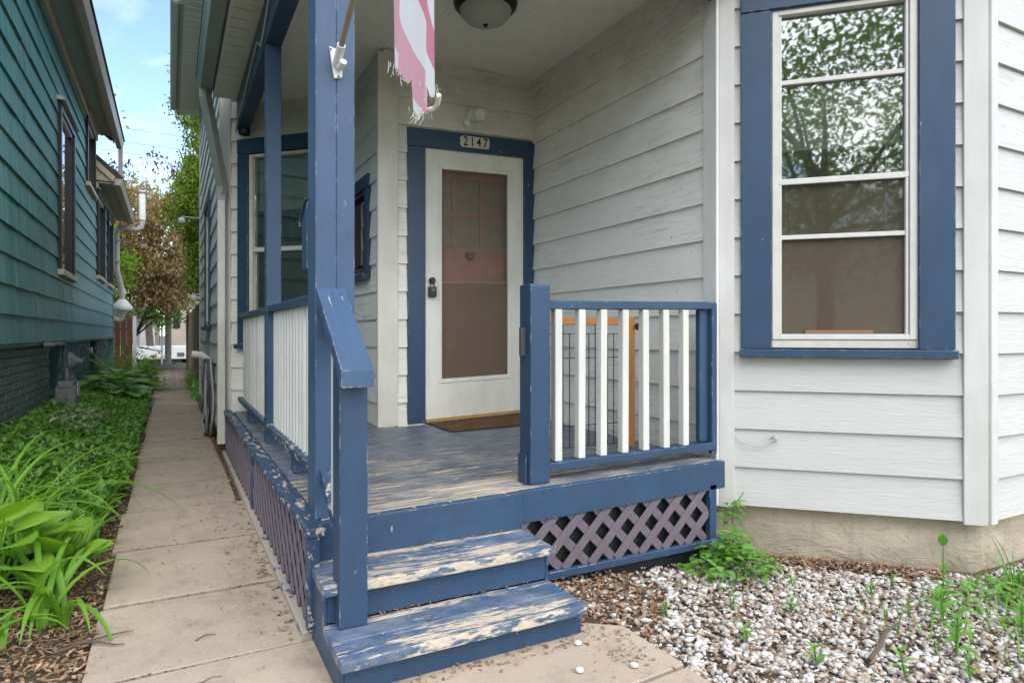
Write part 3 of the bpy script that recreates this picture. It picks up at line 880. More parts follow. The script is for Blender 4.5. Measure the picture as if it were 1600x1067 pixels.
for (a, b, za, zb) in ((gl - 0.03, gl, gb - 0.035, gt + 0.03), (gr, gr + 0.03, gb - 0.035, gt + 0.03), (gl, gr, gb - 0.035, gb), (gl, gr, gt, gt + 0.03)):
    MB(M_D0).box(a, b, -0.028, 0.012, za, zb).build('glazing_strip', 'door_white', sdo, bevel=0.005)
MB(M_D0).box(gl, gr, -0.010, -0.006, 1.52, gt).build('pane', 'storm_glass', sdo)
MB(M_D0).box(gl, gr, -0.012, -0.006, gb, 1.512).build('screen', 'screen_door', sdo)
MB(M_D0).box(gl, gr, -0.016, -0.004, 1.5125, 1.5195).build('screen_bar', plain('screen_bar_grey', (0.25, 0.21, 0.18), 0.5), sdo)
# cup pull and latch above the lockbox
lt = MB(M_D0)
lt.lathe([(0.02, -0.06), (0.026, -0.05), (0.024, -0.03), (0.012, -0.022), (0.02, -0.020)], (0.39, 0, 1.53), 16, 'y')
lt.build('knob', 'black', sdo, smooth=True)
idr = MB(M_D0)
px_, pz_ = [0.345, 0.555, 0.585, 0.80, 0.83, 1.045, 1.205], [1.80, 2.06, 2.09, 2.36]
idr.box(0.345, 1.205, 0.085, 0.115, 0.45, 1.80)
idr.box(0.345, 1.205, 0.085, 0.115, 2.36, 2.556)
idr.box(0.345, 1.205, 0.085, 0.115, 2.06, 2.09)
for a, b in ((0.345, 0.40), (0.61, 0.64), (0.855, 0.885), (1.12, 1.205)):
    idr.box(a, b, 0.086, 0.114, 1.80, 2.06)
    idr.box(a, b, 0.086, 0.114, 2.09, 2.36)
ido = idr.build('entry_door', 'terracotta', house)
for a, b in ((0.40, 0.61), (0.64, 0.855), (0.885, 1.12)):
    for za, zb in ((1.80, 2.06), (2.09, 2.36)):
        MB(M_D0).box(a, b, 0.098, 0.102, za, zb).build('pane', plain('door_light', (0.36, 0.32, 0.27), 0.15) if 'door_light' not in bpy.data.materials else bpy.data.materials['door_light'], ido)
for a, b, za, zb in ((0.42, 0.70, 1.12, 1.72), (0.80, 1.10, 1.12, 1.72), (0.42, 0.70, 0.55, 1.02), (0.80, 1.10, 0.55, 1.02)):
    MB(M_D0).box(a, b, 0.078, 0.0845, za, zb).build('raised_panel', 'terracotta', ido, bevel=0.006)
kn = MB(M_D0)
kn.prism([(0.76 + 0.04 * math.sin(t) ** 3, 1.735 + 0.036 * math.cos(t) - 0.016 * math.cos(2 * t) - 0.006 * math.cos(3 * t)) for t in np.linspace(0, 2 * math.pi, 20, endpoint=False)][::-1] if False else
         [(0.745, 1.70), (0.775, 1.70), (0.80, 1.74), (0.79, 1.775), (0.76, 1.76), (0.73, 1.775), (0.72, 1.74)], 'y', 0.05, 0.0845)
kn.build('knocker', 'iron', ido, bevel=0.004)

# small lockbox hanging from the knob
lb = thing('lockbox', 'small black key lockbox hanging on the white storm door', 'lockbox', tuple(M_D0 @ Vector((0.39, -0.04, 1.40))))
MB(M_D0).box(0.360, 0.420, -0.062, -0.024, 1.40, 1.482).build('case', 'black', lb, bevel=0.007, seg=2)
MB(M_D0).box(0.376, 0.404, -0.065, -0.060, 1.445, 1.468).build('dial_plate', 'grey_plastic', lb, bevel=0.001)
MB(M_D0).tube([(0.374, -0.04, 1.475), (0.374, -0.043, 1.515), (0.383, -0.043, 1.528), (0.397, -0.043, 1.528), (0.406, -0.043, 1.515), (0.406, -0.04, 1.475)], 0.004, 6).build('shackle', 'iron', lb, smooth=True)

# long side wall facing the walk
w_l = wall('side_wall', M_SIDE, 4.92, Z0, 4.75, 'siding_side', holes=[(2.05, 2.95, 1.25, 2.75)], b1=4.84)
corner(w_l, M_SIDE, 4.84, 4.955, 0.155, 4.75)
corner(w_l, M_SIDE, 0.0, 0.09, 0.155, 4.75)
window('side_window', M_SIDE, (1.95, 3.05), (2.06, 2.94, 1.25, 2.72), 2.85, 1.22, [(2.095, 2.905, 1.28, 2.69, 'glass', 0.012)], [(1.97, 2.0, -0.012)])
MB().box(0.48, 6.8, 6.72, 11.5, -0.3, 0.19).build('foundation', 'stucco', house)
# main roof: eave over the side wall and roof planes
rf = MB()
rf.prism([(0.13, 4.88), (3.9, 7.6), (7.6, 4.88), (7.6, 4.98), (3.9, 7.75), (0.08, 4.98)], 'y', 6.3, 11.95)
rfo = rf.build('roof', 'roofing', house)
MB().box(0.10, 0.128, 6.3, 11.95, 4.72, 4.90).build('fascia', 'gutter_tan', rfo)
fg = MB().box(0.0, 0.098, 6.3, 11.93, 4.79, 4.885)
fg.build('eave_gutter', 'soffit', rfo, bevel=0.012)
srcp = None
for i in range(37):
    y = 6.31 + i * 0.1525
    if srcp is None: srcp = MB().box(0.13, 0.447, y, y + 0.137, 4.745, 4.757).build('soffit_panel', 'soffit', rfo, bevel=0.003)
    else: inst(srcp, rfo, dz=(0, i * 0.1525, 0))
MB().prism([(2.45, 4.72), (4.6, 4.72), (4.6, 4.85), (2.45, 4.85)], 'x', 2.3, 6.9).build('roof_deck', 'roofing', rfo) if False else None
bayroof = MB()
bayroof.prism([(2.2, 2.95), (3.35, 1.25), (7.0, 1.25), (7.0, 6.7), (2.2, 6.7)], 'z', 4.705, 4.9)
bayroof.build('bay_roof', 'roofing', rfo)

# ---------------------------------------------------------------- porch
porch = thing('porch', 'blue painted wooden front porch with worn deck and purple lattice skirts', 'porch', (0.45, 2.5, 0))
deck = MB().box(0.53, 2.55, 2.60, 4.70, 0.30, 0.372).build('deck', 'dark', porch)
MB().box(0.53, 1.38, 4.70, 5.6, 0.30, 0.372).build('joist_frame', 'dark', deck)
y, i = 2.5365, 0
while y < 6.45:
    wdt = 0.089
    x0, x1 = 0.517 + random.uniform(-0.006, 0.004), 2.615
    if y + wdt > 4.73: x1 = 1.405
    if y > 5.55: x1 = min(x1, 7.13 - y - wdt)
    if y < 2.52: x1 = 2.622
    mb = MB()
    mb.box(x0, x1, y, y + wdt - 0.003, -0.03, 0.0)
    for p in mb.v: p.z += deck_z(p.x) + (0.0008 * ((i * 37) % 5 - 2))
    mb.build('deck_board', 'deck' if y < 20 else 'blue', deck, bevel=0.003)
    y += wdt; i += 1
# rim and fascia boards
def slope_box(x0, x1, y0, y1, za, zb, name, m, parent, bevel=0.003):
    """a board whose faces follow the sag of the deck; za, zb relative to the deck surface"""
    mb = MB().box(x0, x1, y0, y1, 0, 1)
    for p in mb.v: p.z = deck_z(p.x) + (za if p.z < 0.5 else zb)
    return mb.build(name, m, parent, bevel=bevel)
slope_box(1.375, 2.622, 2.503, 2.535, -0.145, -0.001, 'fascia_board', 'blue_h', deck)
slope_box(0.50, 1.373, 2.510, 2.535, -0.150, -0.002, 'fascia_board', 'blue_worn', deck)

# lattice skirts
def lattice(parent, axis, a0, a1, z0, z1, plane, depth, pitch, width, skew=1.0):
    """two crossed layers of slats in the plane x=plane (axis 'y') or y=plane (axis 'x')"""
    H = z1 - z0
    for layer in (0, 1):
        t = a0 - H
        while t < a1 + H:
            # slat from (t, z0) to (t+H, z1), or mirrored
            p0, p1 = [t, z0], [t + H * skew, z1]
            if layer: p0, p1 = [t + H * skew, z0], [t, z1]
            # clip to a0..a1
            def clip(p, q):
                p, q = list(p), list(q)
                for lim, sg in ((a0, 1), (a1, -1)):
                    for u, w in ((p, q), (q, p)):
                        if (u[0] - lim) * sg < 0:
                            if (w[0] - lim) * sg <= 0: return None
                            f = (lim - u[0]) / (w[0] - u[0])
                            u[1] = u[1] + f * (w[1] - u[1]); u[0] = lim
                return p, q
            r = clip(p0, p1)
            t += pitch
            if not r: continue
            p, q = r
            if math.hypot(q[0] - p[0], q[1] - p[1]) < 0.03: continue
            d = Vector((q[0] - p[0], q[1] - p[1])).normalized()
            nrm = Vector((-d.y, d.x)) * (width / 2)
            poly = [(p[0] + nrm.x, p[1] + nrm.y), (p[0] - nrm.x, p[1] - nrm.y), (q[0] - nrm.x, q[1] - nrm.y), (q[0] + nrm.x, q[1] + nrm.y)]
            o0 = plane + layer * (depth + 0.0006) * 1.0
            mb = MB()
            if axis == 'x':
                vs = [(u, o0, w) for u, w in poly] + [(u, o0 + depth, w) for u, w in poly]
            else:
                vs = [(o0, u, w) for u, w in poly] + [(o0 + depth, u, w) for u, w in poly]
            mb.add(vs, [(3, 2, 1, 0), (4, 5, 6, 7)] + [(k, (k + 1) % 4, 4 + (k + 1) % 4, 4 + k) for k in range(4)])
            mb.build('lattice_slat', 'purple', parent, bevel=0.0012)
def front_tilt(x): return 0.018 * (x - 1.4)
ls = MB().box(1.30, 2.60, 2.502, 2.535, 0.0, 0.036).build('front_skirt', 'blue_h', porch, bevel=0.003)
MB().box(2.512, 2.56, 2.503, 2.54, 0.036, 0.325).build('skirt_post', 'blue', ls, bevel=0.003)
lattice(ls, 'x', 1.30, 2.512, 0.034, 0.325, 2.513, 0.007, 0.150, 0.043)
MB().box(1.30, 2.56, 2.560, 2.566, -0.1, 0.35).build('backing_fabric', 'black_fabric', ls)
ss = MB().box(0.428, 0.474, 2.44, 6.62, -0.02, 0.030)
sso = ss.build('side_skirt', paint('bare_skirt_sill', (0.42, 0.36, 0.30), 0.8, (14, 4, 14), 0.4, peel=0.60, peel_col=(0.07, 0.11, 0.2), peel_scale=(12, 5, 12)), porch, bevel=0.004)
for (ya, yb) in ((2.415, 4.315), (4.325, 6.64)):
    MB().box(0.438, 0.508, ya, yb, 0.372, 0.408).build('cap_rail', 'blue_worn', sso, bevel=0.005)
for ya in (2.415, 4.285, 6.58):
    MB().box(0.444, 0.486, ya + 0.002, ya + 0.058, 0.031, 0.3715).build('skirt_post', 'blue_worn' if ya < 4 else 'blue', sso, bevel=0.004)
lattice(sso, 'y', 2.475, 4.285, 0.031, 0.371, 0.452, 0.007, 0.135, 0.038)
lattice(sso, 'y', 4.345, 6.58, 0.031, 0.371, 0.452, 0.007, 0.135, 0.038)
MB().box(0.492, 0.497, 2.62, 6.60, -0.05, 0.33).build('backing_fabric', 'black_fabric', sso)

# posts, beam, ceiling, roof edge
MB().box(0.5735, 0.645, 2.540, 2.692, deck_z(0.5) + 0.001, 2.998).build('corner_post', 'blue_post', porch, bevel=0.0025)
cp = MB().box(0.493, 0.5733, 2.5405, 2.692, deck_z(0.5) + 0.001, 2.998)
cpo = cp.build('corner_post', 'blue_post', porch, bevel=0.0025)
MB().box(0.485, 0.499, 2.5405, 2.57, 0.42, 2.9).build('corner_bead', 'blue_post', cpo, bevel=0.003) if False else None
MB().box(0.548, 0.642, 4.42, 4.515, deck_z(0.55) + 0.001, 2.998).build('slim_post', 'blue', porch, bevel=0.004)
bm_ = MB().box(0.540, 0.645, 2.54, 6.42, 3.0, 3.272).build('beam', 'blue_h', porch, bevel=0.004)
MB().box(0.646, 2.70, 2.545, 2.69, 3.0, 3.272).build('front_beam', 'blue_h', porch, bevel=0.004)
# rotten beam end: splintered blocks and a hole
rot = MB()
rot.box(0.545, 0.64, 6.42, 6.50, 3.04, 3.2)
rot.box(0.55, 0.60, 6.50, 6.55, 3.03, 3.12)
rot.build('rotten_end', 'blue_h', bm_, bevel=0.012)
MB().lathe([(0.02, -0.05), (0.05, -0.048), (0.055, 0.0), (0.03, 0.01)], (0.60, 6.36, 2.995), 14).build('hole_plug', 'black', bm_, smooth=True)
ceil = MB()
x = 0.646
while x < 2.72:
    y1 = 4.745 if x > 1.41 else 6.42
    ceil.box(x, min(x + 0.0405, 2.725), 2.692, min(y1, 7.13 - x) if x < 1.41 else y1, 3.262, 3.272)
    x += 0.042
ceil.build('bead_board_ceiling', 'ceiling', porch)
MB().box(0.5, 2.73, 2.3, 6.5, 3.275, 3.30).build('ceiling_backing', 'ceiling', porch)
srcp = None
for i in range(29):
    y = 2.02 + i * 0.1525
    if srcp is None: srcp = MB().box(0.352, 0.538, y, y + 0.137, 3.272, 3.283).build('soffit_panel', 'soffit', porch, bevel=0.003)
    else: inst(srcp, porch, dz=(0, i * 0.1525, 0))
MB().box(0.344, 0.362, 2.0, 6.44, 3.258, 3.272).build('soffit_trim', 'soffit', porch)
gut = MB()
gut.prism([(0.235, 3.285), (0.327, 3.285), (0.340, 3.30), (0.340, 3.40), (0.205, 3.40), (0.205, 3.375), (0.218, 3.345)], 'y', 1.95, 6.35)
# polygon given as (x, z) but prism along y expects (x, z) order
gut.build('gutter', 'gutter', porch, bevel=0.004)
MB().box(0.3405, 0.351, 1.96, 6.42, 3.262, 3.42).build('fascia', 'gutter', porch)
pr = MB()
pr.add([(0.20, 1.95, 3.405), (2.73, 1.95, 4.1), (2.73, 6.42, 4.1), (0.20, 6.42, 3.405), (0.20, 1.95, 3.435), (2.73, 1.95, 4.14), (2.73, 6.42, 4.14), (0.20, 6.42, 3.435)],
       [(3, 2, 1, 0), (4, 5, 6, 7), (0, 1, 5, 4), (1, 2, 6, 5), (2, 3, 7, 6), (3, 0, 4, 7)])
pr.build('porch_roof', 'roofing', porch)
MB().prism([(0.55, 3.30), (2.7, 3.30), (2.7, 4.08), (0.55, 3.50)], 'y', 2.2, 2.25).build('gable_board', 'white', porch)

# ---------------------------------------------------------------- front steps
steps = thing('front_steps', 'two worn blue wooden steps leading up to the porch deck', 'steps', (0.92, 2.0, 0))
def side_tilt(o): return o
# risers
MB().box(0.478, 1.352, 2.010, 2.032, -0.02, 0.084).build('riser', 'blue_h', steps, bevel=0.003)
MB().box(0.478, 1.350, 2.252, 2.274, 0.123, 0.226).build('riser', 'blue_h', steps, bevel=0.003)
slope_box(0.478, 1.373, 2.486, 2.5085, -0.162, -0.001, 'riser', 'blue_h', steps)
# treads, two boards each
for (x0, x1, ya, yb, zt) in ((0.458, 1.362, 1.968, 2.2515, 0.122), (0.456, 1.366, 2.214, 2.4855, 0.265)):
    ym = ya + 0.135
    MB().box(x0, x1, ya, ym, zt - 0.036, zt).build('tread', 'tread', steps, bevel=0.007, seg=2)
    MB().box(x0 + 0.002, x1 - 0.001, ym + 0.004, yb, zt - 0.036, zt - 0.001).build('tread', 'tread', steps, bevel=0.004)
# closed sides
for x0, x1 in ((0.462, 0.4775), (1.3525, 1.364)):
    MB().prism([(2.012, -0.02), (2.50, -0.02), (2.50, 0.382), (2.488, 0.382), (2.488, 0.2285), (2.254, 0.2285), (2.254, 0.0855), (2.012, 0.0855)], 'x', x0, x1).build('stringer', 'blue', steps, bevel=0.002)

# step handrail
hr = thing('step_handrail', 'short sloping blue handrail beside the steps with a scratched cap', 'handrail', (0.55, 2.24, 0.122))
MB().prism([(2.186, 0.123), (2.286, 0.123), (2.286, 1.035), (2.186, 0.962)], 'x', 0.503, 0.600).build('post', 'blue', hr, bevel=0.005, seg=2)
cap = MB()
cap.prism([(2.128, 0.942), (2.128, 1.000), (2.537, 1.298), (2.537, 1.232)], 'x', 0.496, 0.606)
cap.build('cap', 'blue_cap', hr, bevel=0.005, seg=2)
MB().prism([(2.287, 0.395), (2.287, 0.435), (2.539, 0.602), (2.539, 0.562)], 'x', 0.510, 0.560).build('lower_rail', 'blue_worn', hr, bevel=0.003)
MB().prism([(2.325, 0.463), (2.362, 0.487), (2.362, 1.105), (2.325, 1.079)], 'x', 0.513, 0.550).build('baluster', 'white_bal', hr, bevel=0.003)
for dy in (0.012, 0.028):
    MB().lathe([(0.003, 0.0), (0.003, 0.004)], (0.525 + dy * 2, 2.50, 1.272), 8).build('nail_head', 'iron', hr)

# side railing (two bays between corner post, slim post and house)
sr = thing('side_railing', 'long porch railing of close white balusters beside the walkway', 'railing', (0.6, 4.4, 0.41))
def rail(ya, yb, za, zb, th, x0, x1, name, m):
    return MB().prism([(ya, za), (yb, zb), (yb, zb + th), (ya, za + th)], 'x', x0, x1).build(name, m, sr, bevel=0.004)
rail(2.693, 4.419, 1.255, 1.262, 0.042, 0.553, 0.640, 'top_rail', 'blue_h')
rail(4.516, 6.40, 1.258, 1.266, 0.042, 0.556, 0.640, 'top_rail', 'blue_h')
rail(2.693, 4.419, 0.495, 0.500, 0.040, 0.548, 0.640, 'bottom_rail', 'blue_worn')
rail(4.516, 6.42, 0.500, 0.505, 0.040, 0.548, 0.640, 'bottom_rail', 'blue_h')
for y in (3.42, 5.55):
    MB().box(0.556, 0.636, y, y + 0.085, deck_z(0.6) + 0.002, 0.497).build('rail_block', 'blue', sr, bevel=0.004)
bal = None
for y in list(np.arange(2.78, 4.38, 0.100)) + list(np.arange(4.60, 6.30, 0.100)):
    if bal is None:
        bal = MB().box(0.578, 0.614, y, y + 0.036, 0.5365, 1.258).build('baluster', 'white_bal', sr, bevel=0.003)
        y_first = y
    else:
        inst(bal, sr, dz=(random.uniform(-0.002, 0.002), y - y_first + random.uniform(-0.005, 0.005), 0), rot=(0, 0, random.uniform(-0.04, 0.04)))

# front railing with newel
fr_ = thing('front_railing', 'short front railing with seven widely spaced white balusters and a square blue newel', 'railing', (2.1, 2.66, 0.43))
MB().box(1.465, 1.572, 2.575, 2.682, deck_z(1.5) + 0.001, 1.352).build('newel', 'blue', fr_, bevel=0.010, seg=2)
MB().box(1.452, 1.464, 2.60, 2.675, deck_z(1.5) + 0.001, 0.56).build('newel_block', 'blue', fr_, bevel=0.003)
def xrail(x0, x1, za, zb, th, ya, yb, name, m):
    return MB().add([(x0, ya, za), (x1, ya, zb), (x1, yb, zb), (x0, yb, za), (x0, ya, za + th), (x1, ya, zb + th), (x1, yb, zb + th), (x0, yb, za + th)],
                    [(0, 3, 2, 1), (4, 5, 6, 7), (0, 1, 5, 4), (1, 2, 6, 5), (2, 3, 7, 6), (3, 0, 4, 7)]).build(name, m, fr_, bevel=0.004)
xrail(1.573, 2.655, 1.236, 1.256, 0.042, 2.600, 2.665, 'top_rail', 'blue_h')
xrail(1.573, 2.650, 0.472, 0.487, 0.040, 2.590, 2.680, 'bottom_rail', 'blue_h')
MB().box(2.562, 2.652, 2.628, 2.664, 0.53, 1.254).build('wall_post', 'blue', fr_, bevel=0.004)
MB().box(2.622, 2.660, 2.596, 2.6275, 0.462, 1.292).build('end_board', 'blue', fr_, bevel=0.004)
bal2 = None
for i, x in enumerate([1.632, 1.766, 1.894, 2.031, 2.163, 2.298, 2.432]):
    x -= 0.018
    if bal2 is None:
        bal2 = MB().box(x, x + 0.040, 2.598, 2.638, 0.515, 1.238).build('baluster', 'white_bal', fr_, bevel=0.003)
        xf = x
    else:
        inst(bal2, fr_, dz=(x - xf, random.uniform(-0.003, 0.003), 0.013 * (x - xf)), rot=(0, random.uniform(-0.006, 0.006), random.uniform(-0.05, 0.05)))

# wooden pet gate folded behind the front railing
gt_ = thing('pet_gate', 'folded wooden pet gate with black wire panel standing behind the front railing', 'gate', (2.0, 3.05, 0.43))
MB().box(1.825, 2.394, 3.045, 3.068, 1.172, 1.214).build('top_bar', 'oak', gt_, bevel=0.003)
MB().box(2.395, 2.447, 3.040, 3.072, 0.452, 1.222).build('stile', 'oak', gt_, bevel=0.003)
MB().box(1.790, 1.824, 3.040, 3.072, 0.445, 1.222).build('stile', 'oak', gt_, bevel=0.003)
w0 = None
for i, x in enumerate(np.arange(1.86, 2.39, 0.044)):
    top = 1.172 if i % 5 == 2 else 1.125
    q = MB().tube([(x, 3.056, 0.475), (x, 3.056, top)], 0.0028, 6)
    q.build('wire', 'black', gt_)
for z in (0.48, 0.60, 0.985, 1.122):
    MB().tube([(1.825, 3.061, z), (2.394, 3.061, z)], 0.0026, 6).build('cross_wire', 'black', gt_)
MB().lathe([(0.006, -0.03), (0.022, -0.028), (0.022, -0.012), (0.008, -0.01), (0.008, 0.0)], (2.455, 3.040, 1.165), 14, 'y').build('latch_knob', 'black', gt_, smooth=True)
MB().box(1.44, 1.464, 2.62, 2.64, 1.02, 1.15).build('hinge_plate', 'iron', gt_)

# doormat
dm = thing('doormat', 'brown coir doormat lying on the deck in front of the door', 'doormat', (2.12, 4.45, 0.435))
mm = MB().box(1.745, 2.56, 4.20, 4.655, 0.0, 0.011)
for p in mm.v:
    if p.y > 4.4: p.x += 0.0
    p.z += deck_z(p.x) + 0.003
mm.build('base', plain('coir_base', (0.09, 0.05, 0.028), 0.95, var=0.3, bump=0.6), dm, bevel=0.004)
N = 9000
bx = rng.uniform(1.755, 2.55, N); by = rng.uniform(4.21, 4.645, N); bz = 0.405 + 0.018 * (bx - 0.45) + 0.013
a = rng.uniform(0, 2 * np.pi, N); L = rng.uniform(0.005, 0.010, N)
B = np.stack([bx, by, bz], -1)
dx = np.stack([np.cos(a) * 0.003, np.sin(a) * 0.003, np.zeros(N)], -1)
tip = np.stack([rng.normal(0, 0.004, N), rng.normal(0, 0.004, N), L], -1)
V = np.stack([B - dx, B + dx, B + tip], 1)
np_mesh('bristles', V, np.arange(N * 3).reshape(N, 3), 'mat', dm, kind='stuff')

# ---------------------------------------------------------------- fittings
# flag pole, bracket and flag
fp = thing('flagpole', 'slim tan flagpole in a white bracket on the front of the corner post', 'flagpole', (0.567, 2.54, 2.15))
br = MB()
br.prism([(0.543, 2.235), (0.598, 2.222), (0.594, 2.120), (0.563, 2.112)], 'y', 2.530, 2.5395)
br.build('bracket_plate', 'upvc', fp, bevel=0.003)
pdir = Vector((0.0, -1.0, 0.54)).normalized()
p0 = Vector((0.571, 2.522, 2.170))
MB().tube([p0 - pdir * 0.012, p0 + pdir * 0.085], 0.0165, 14).build('socket', 'upvc', fp, smooth=True)
MB().tube([Vector((0.579, 2.534, 2.165)), Vector((0.583, 2.500, 2.150)), Vector((0.585, 2.475, 2.162))], 0.014, 12).build('lower_socket', 'upvc', fp, smooth=True)
MB().tube([p0 + pdir * 0.0855, p0 + pdir * 1.55], 0.0115, 12).build('pole', 'pole_metal', fp, smooth=True)
for dx_, dz_ in ((0.549, 2.222), (0.579, 2.122)):
    MB().lathe([(0.004, -0.004), (0.004, 0.0)], (dx_, 2.530, dz_), 10, 'y').build('screw', 'iron', fp)
MB().lathe([(0.004, -0.01), (0.018, 0.0), (0.022, 0.016), (0.012, 0.034), (0.002, 0.04)], tuple(p0 + pdir * 1.55), 14).build('finial', 'gold', fp, smooth=True)

def flag_mat():
    k = NT('faded_flag_cloth')
    uv = k.n('UVMap').outputs[0]
    s = k.n('SeparateXYZ', Vector=uv)
    weave = k.noise(k.pos((1, 1, 1)), 90, 3, 0.6)
    cr = k.n('ValToRGB', Fac=s.outputs[0])
    cr.color_ramp.interpolation = 'CONSTANT'
    e = cr.color_ramp.elements
    stops = [(0.0, (0.76, 0.55, 0.58)), (0.08, (0.80, 0.74, 0.74)), (0.184, (0.72, 0.38, 0.45)), (0.395, (0.80, 0.79, 0.80)), (0.579, (0.68, 0.25, 0.34)), (0.724, (0.80, 0.79, 0.80)), (0.87, (0.66, 0.23, 0.31))]
    while len(e) < len(stops): e.new(0.5)
    for i, (p, c) in enumerate(stops):
        e[i].position = p; e[i].color = c4(c)
    base = k.mix(k.math('MULTIPLY', k.ramp(weave, 0.35, 0.65), 0.10), cr.outputs[0], (0.8, 0.72, 0.72, 1))
    d = k.n('BsdfDiffuse', Color=base, Normal=k.bump(weave, 0.2, 0.002))
    t = k.n('BsdfTranslucent', Color=base)
    return k.done(k.n('MixShader', _0=0.45, _1=d.outputs[0], _2=t.outputs[0]).outputs[0])
def build_flag():
    # the cloth hangs in folds from the pole; y0 (house side) to y1 (street side)
    nu, nv = 40, 60
    y0, y1 = 1.81, 1.447
    Fx, Fy = math.sin(math.atan(534 / 1005)), math.cos(math.atan(534 / 1005))
    def hemline(c):                    # ragged hem, drop below the top fold in cloth units
        return 540 + (c - 120) * 0.90 if c < 290 else 945 if c < 412 else 735 if c < 445 else 765 + (c - 445) * 0.7
    def col_of(y):                     # cloth column 120..500 across the folded flag
        r = 0.567 / y
        return 120 + ((800 + 1005 * (r * Fy - Fx) / (Fy + r * Fx)) - 612) / 72 * 380
    def height(y, h):
        return 1.12 + (0.567 * Fx + y * Fy) * (522 - h * 0.1874) / 1005
    V, UV, F = [], [], []
    for j in range(nv + 1):
        v = j / nv
        for i in range(nu + 1):
            u = i / nu
            yt = y0 + (y1 - y0) * u
            px = col_of(yt)
            zt = p0.z + (p0.y - yt) * 0.54 - 0.012
            zb = height(yt, hemline(px)) + 0.006 * math.sin(i * 5.1) + 0.004 * math.sin(i * 11.7)
            z = zt + (zb - zt) * v
            fold = 0.006 + 0.007 * v
            x = 0.567 + fold * math.sin(u * 10.5 + 1.2 * v) + 0.003 * v * math.sin(u * 23 - 2 * v)
            V.append((x, yt, z))
            h = (522 - (z - 1.12) * 1005 / (0.567 * Fx + yt * Fy)) / 0.1874
            sft = px - 0.33 * max(h, -900) + 26 * math.sin(h / 260.0)
            UV.append(((sft + 120) / 760, v))
    for j in range(nv):
        for i in range(nu):
            u = (i + 0.5) / nu * 380 + 120
            F.append((j * (nu + 1) + i, j * (nu + 1) + i + 1, (j + 1) * (nu + 1) + i + 1, (j + 1) * (nu + 1) + i))
    UV = [(min(0.99, max(0.01, a)), b) for a, b in UV]
    fl = thing('flag', 'faded tattered red and white striped flag hanging from the pole', 'flag', (0.567, 1.6, 2.2))
    o = np_mesh('cloth', V, F, flag_mat(), fl, smooth=True, uv=UV)
    # torn threads and the loose white strip
    th = MB()
    for i in range(46):
        y = random.uniform(1.455, 1.80)
        z = height(y, hemline(col_of(y))) + 0.012
        L = random.uniform(0.012, 0.04)
        x = 0.567 + random.uniform(-0.02, 0.02)
        th.tube([(x, y, z), (x + random.uniform(-0.006, 0.006), y + random.uniform(-0.008, 0.008), z - L * 0.6), (x + random.uniform(-0.012, 0.012), y + random.uniform(-0.014, 0.014), z - L)], 0.0006, 3, False)
    th.build('torn_threads', 'flower', fl, kind='stuff')
    st = MB()
    st.tube([(0.572, 1.452, height(1.452, 790)), (0.578, 1.475, height(1.475, 860)), (0.580, 1.505, height(1.505, 900)), (0.575, 1.535, height(1.535, 915))], 0.006, 6)
    st.build('loose_strip', 'flower', fl)
    MB().tube([(0.57, 1.555, height(1.555, 940)), (0.575, 1.57, height(1.57, 990)), (0.57, 1.59, height(1.59, 1050))], [0.003, 0.002, 0.0006], 5).build('loose_thread', 'flower', fl)
build_flag()

# ceiling lamp
cl = thing('ceiling_lamp', 'bowl shaped frosted glass ceiling lamp with a dark bronze ring', 'lamp', (1.745, 3.70, 3.26))
MB().lathe([(0.10, 0.0), (0.195, 0.0), (0.205, -0.018), (0.20, -0.04), (0.178, -0.062), (0.165, -0.062)], (1.775, 3.70, 3.245), 40).build('ring', 'bronze', cl, smooth=True)
MB().lathe([(0.160, -0.055), (0.166, -0.064), (0.158, -0.092), (0.128, -0.125), (0.080, -0.146), (0.03, -0.154), (0.004, -0.155)], (1.775, 3.70, 3.245), 40).build('bowl', 'dome', cl, smooth=True)
MB().lathe([(0.004, -0.15), (0.017, -0.155), (0.014, -0.163), (0.009, -0.170), (0.002, -0.176)], (1.775, 3.70, 3.245), 16).build('finial', 'bronze', cl, smooth=True)

# motion light over the door
ml = thing('motion_light', 'small white motion sensor light on the wall above the door', 'lamp', tuple(M_D0 @ Vector((0.74, -0.03, 2.84))))
MB(M_D0).lathe([(0.045, -0.03), (0.045, -0.045), (0.03, -0.055), (0.012, -0.058)], (0.735, 0.0, 2.855), 20, 'y').build('base_plate', 'upvc', ml, smooth=True)
MB(M_D0).lathe([(0.018, 0.0), (0.040, -0.03), (0.048, -0.065), (0.046, -0.085), (0.030, -0.080), (0.012, -0.065)], (0.755, -0.055, 2.835), 20, 'y').build('lamp_head', 'upvc', ml, smooth=True)
MB(M_D0).lathe([(0.014, 0.0), (0.026, -0.02), (0.028, -0.045), (0.016, -0.055), (0.004, -0.058)], (0.665, -0.05, 2.775), 16, 'y').build('sensor', 'upvc', ml, smooth=True)
MB(M_D0).tube([(0.72, -0.05, 2.85), (0.69, -0.06, 2.81), (0.667, -0.055, 2.785)], 0.009, 8).build('arm', 'upvc', ml, smooth=True)

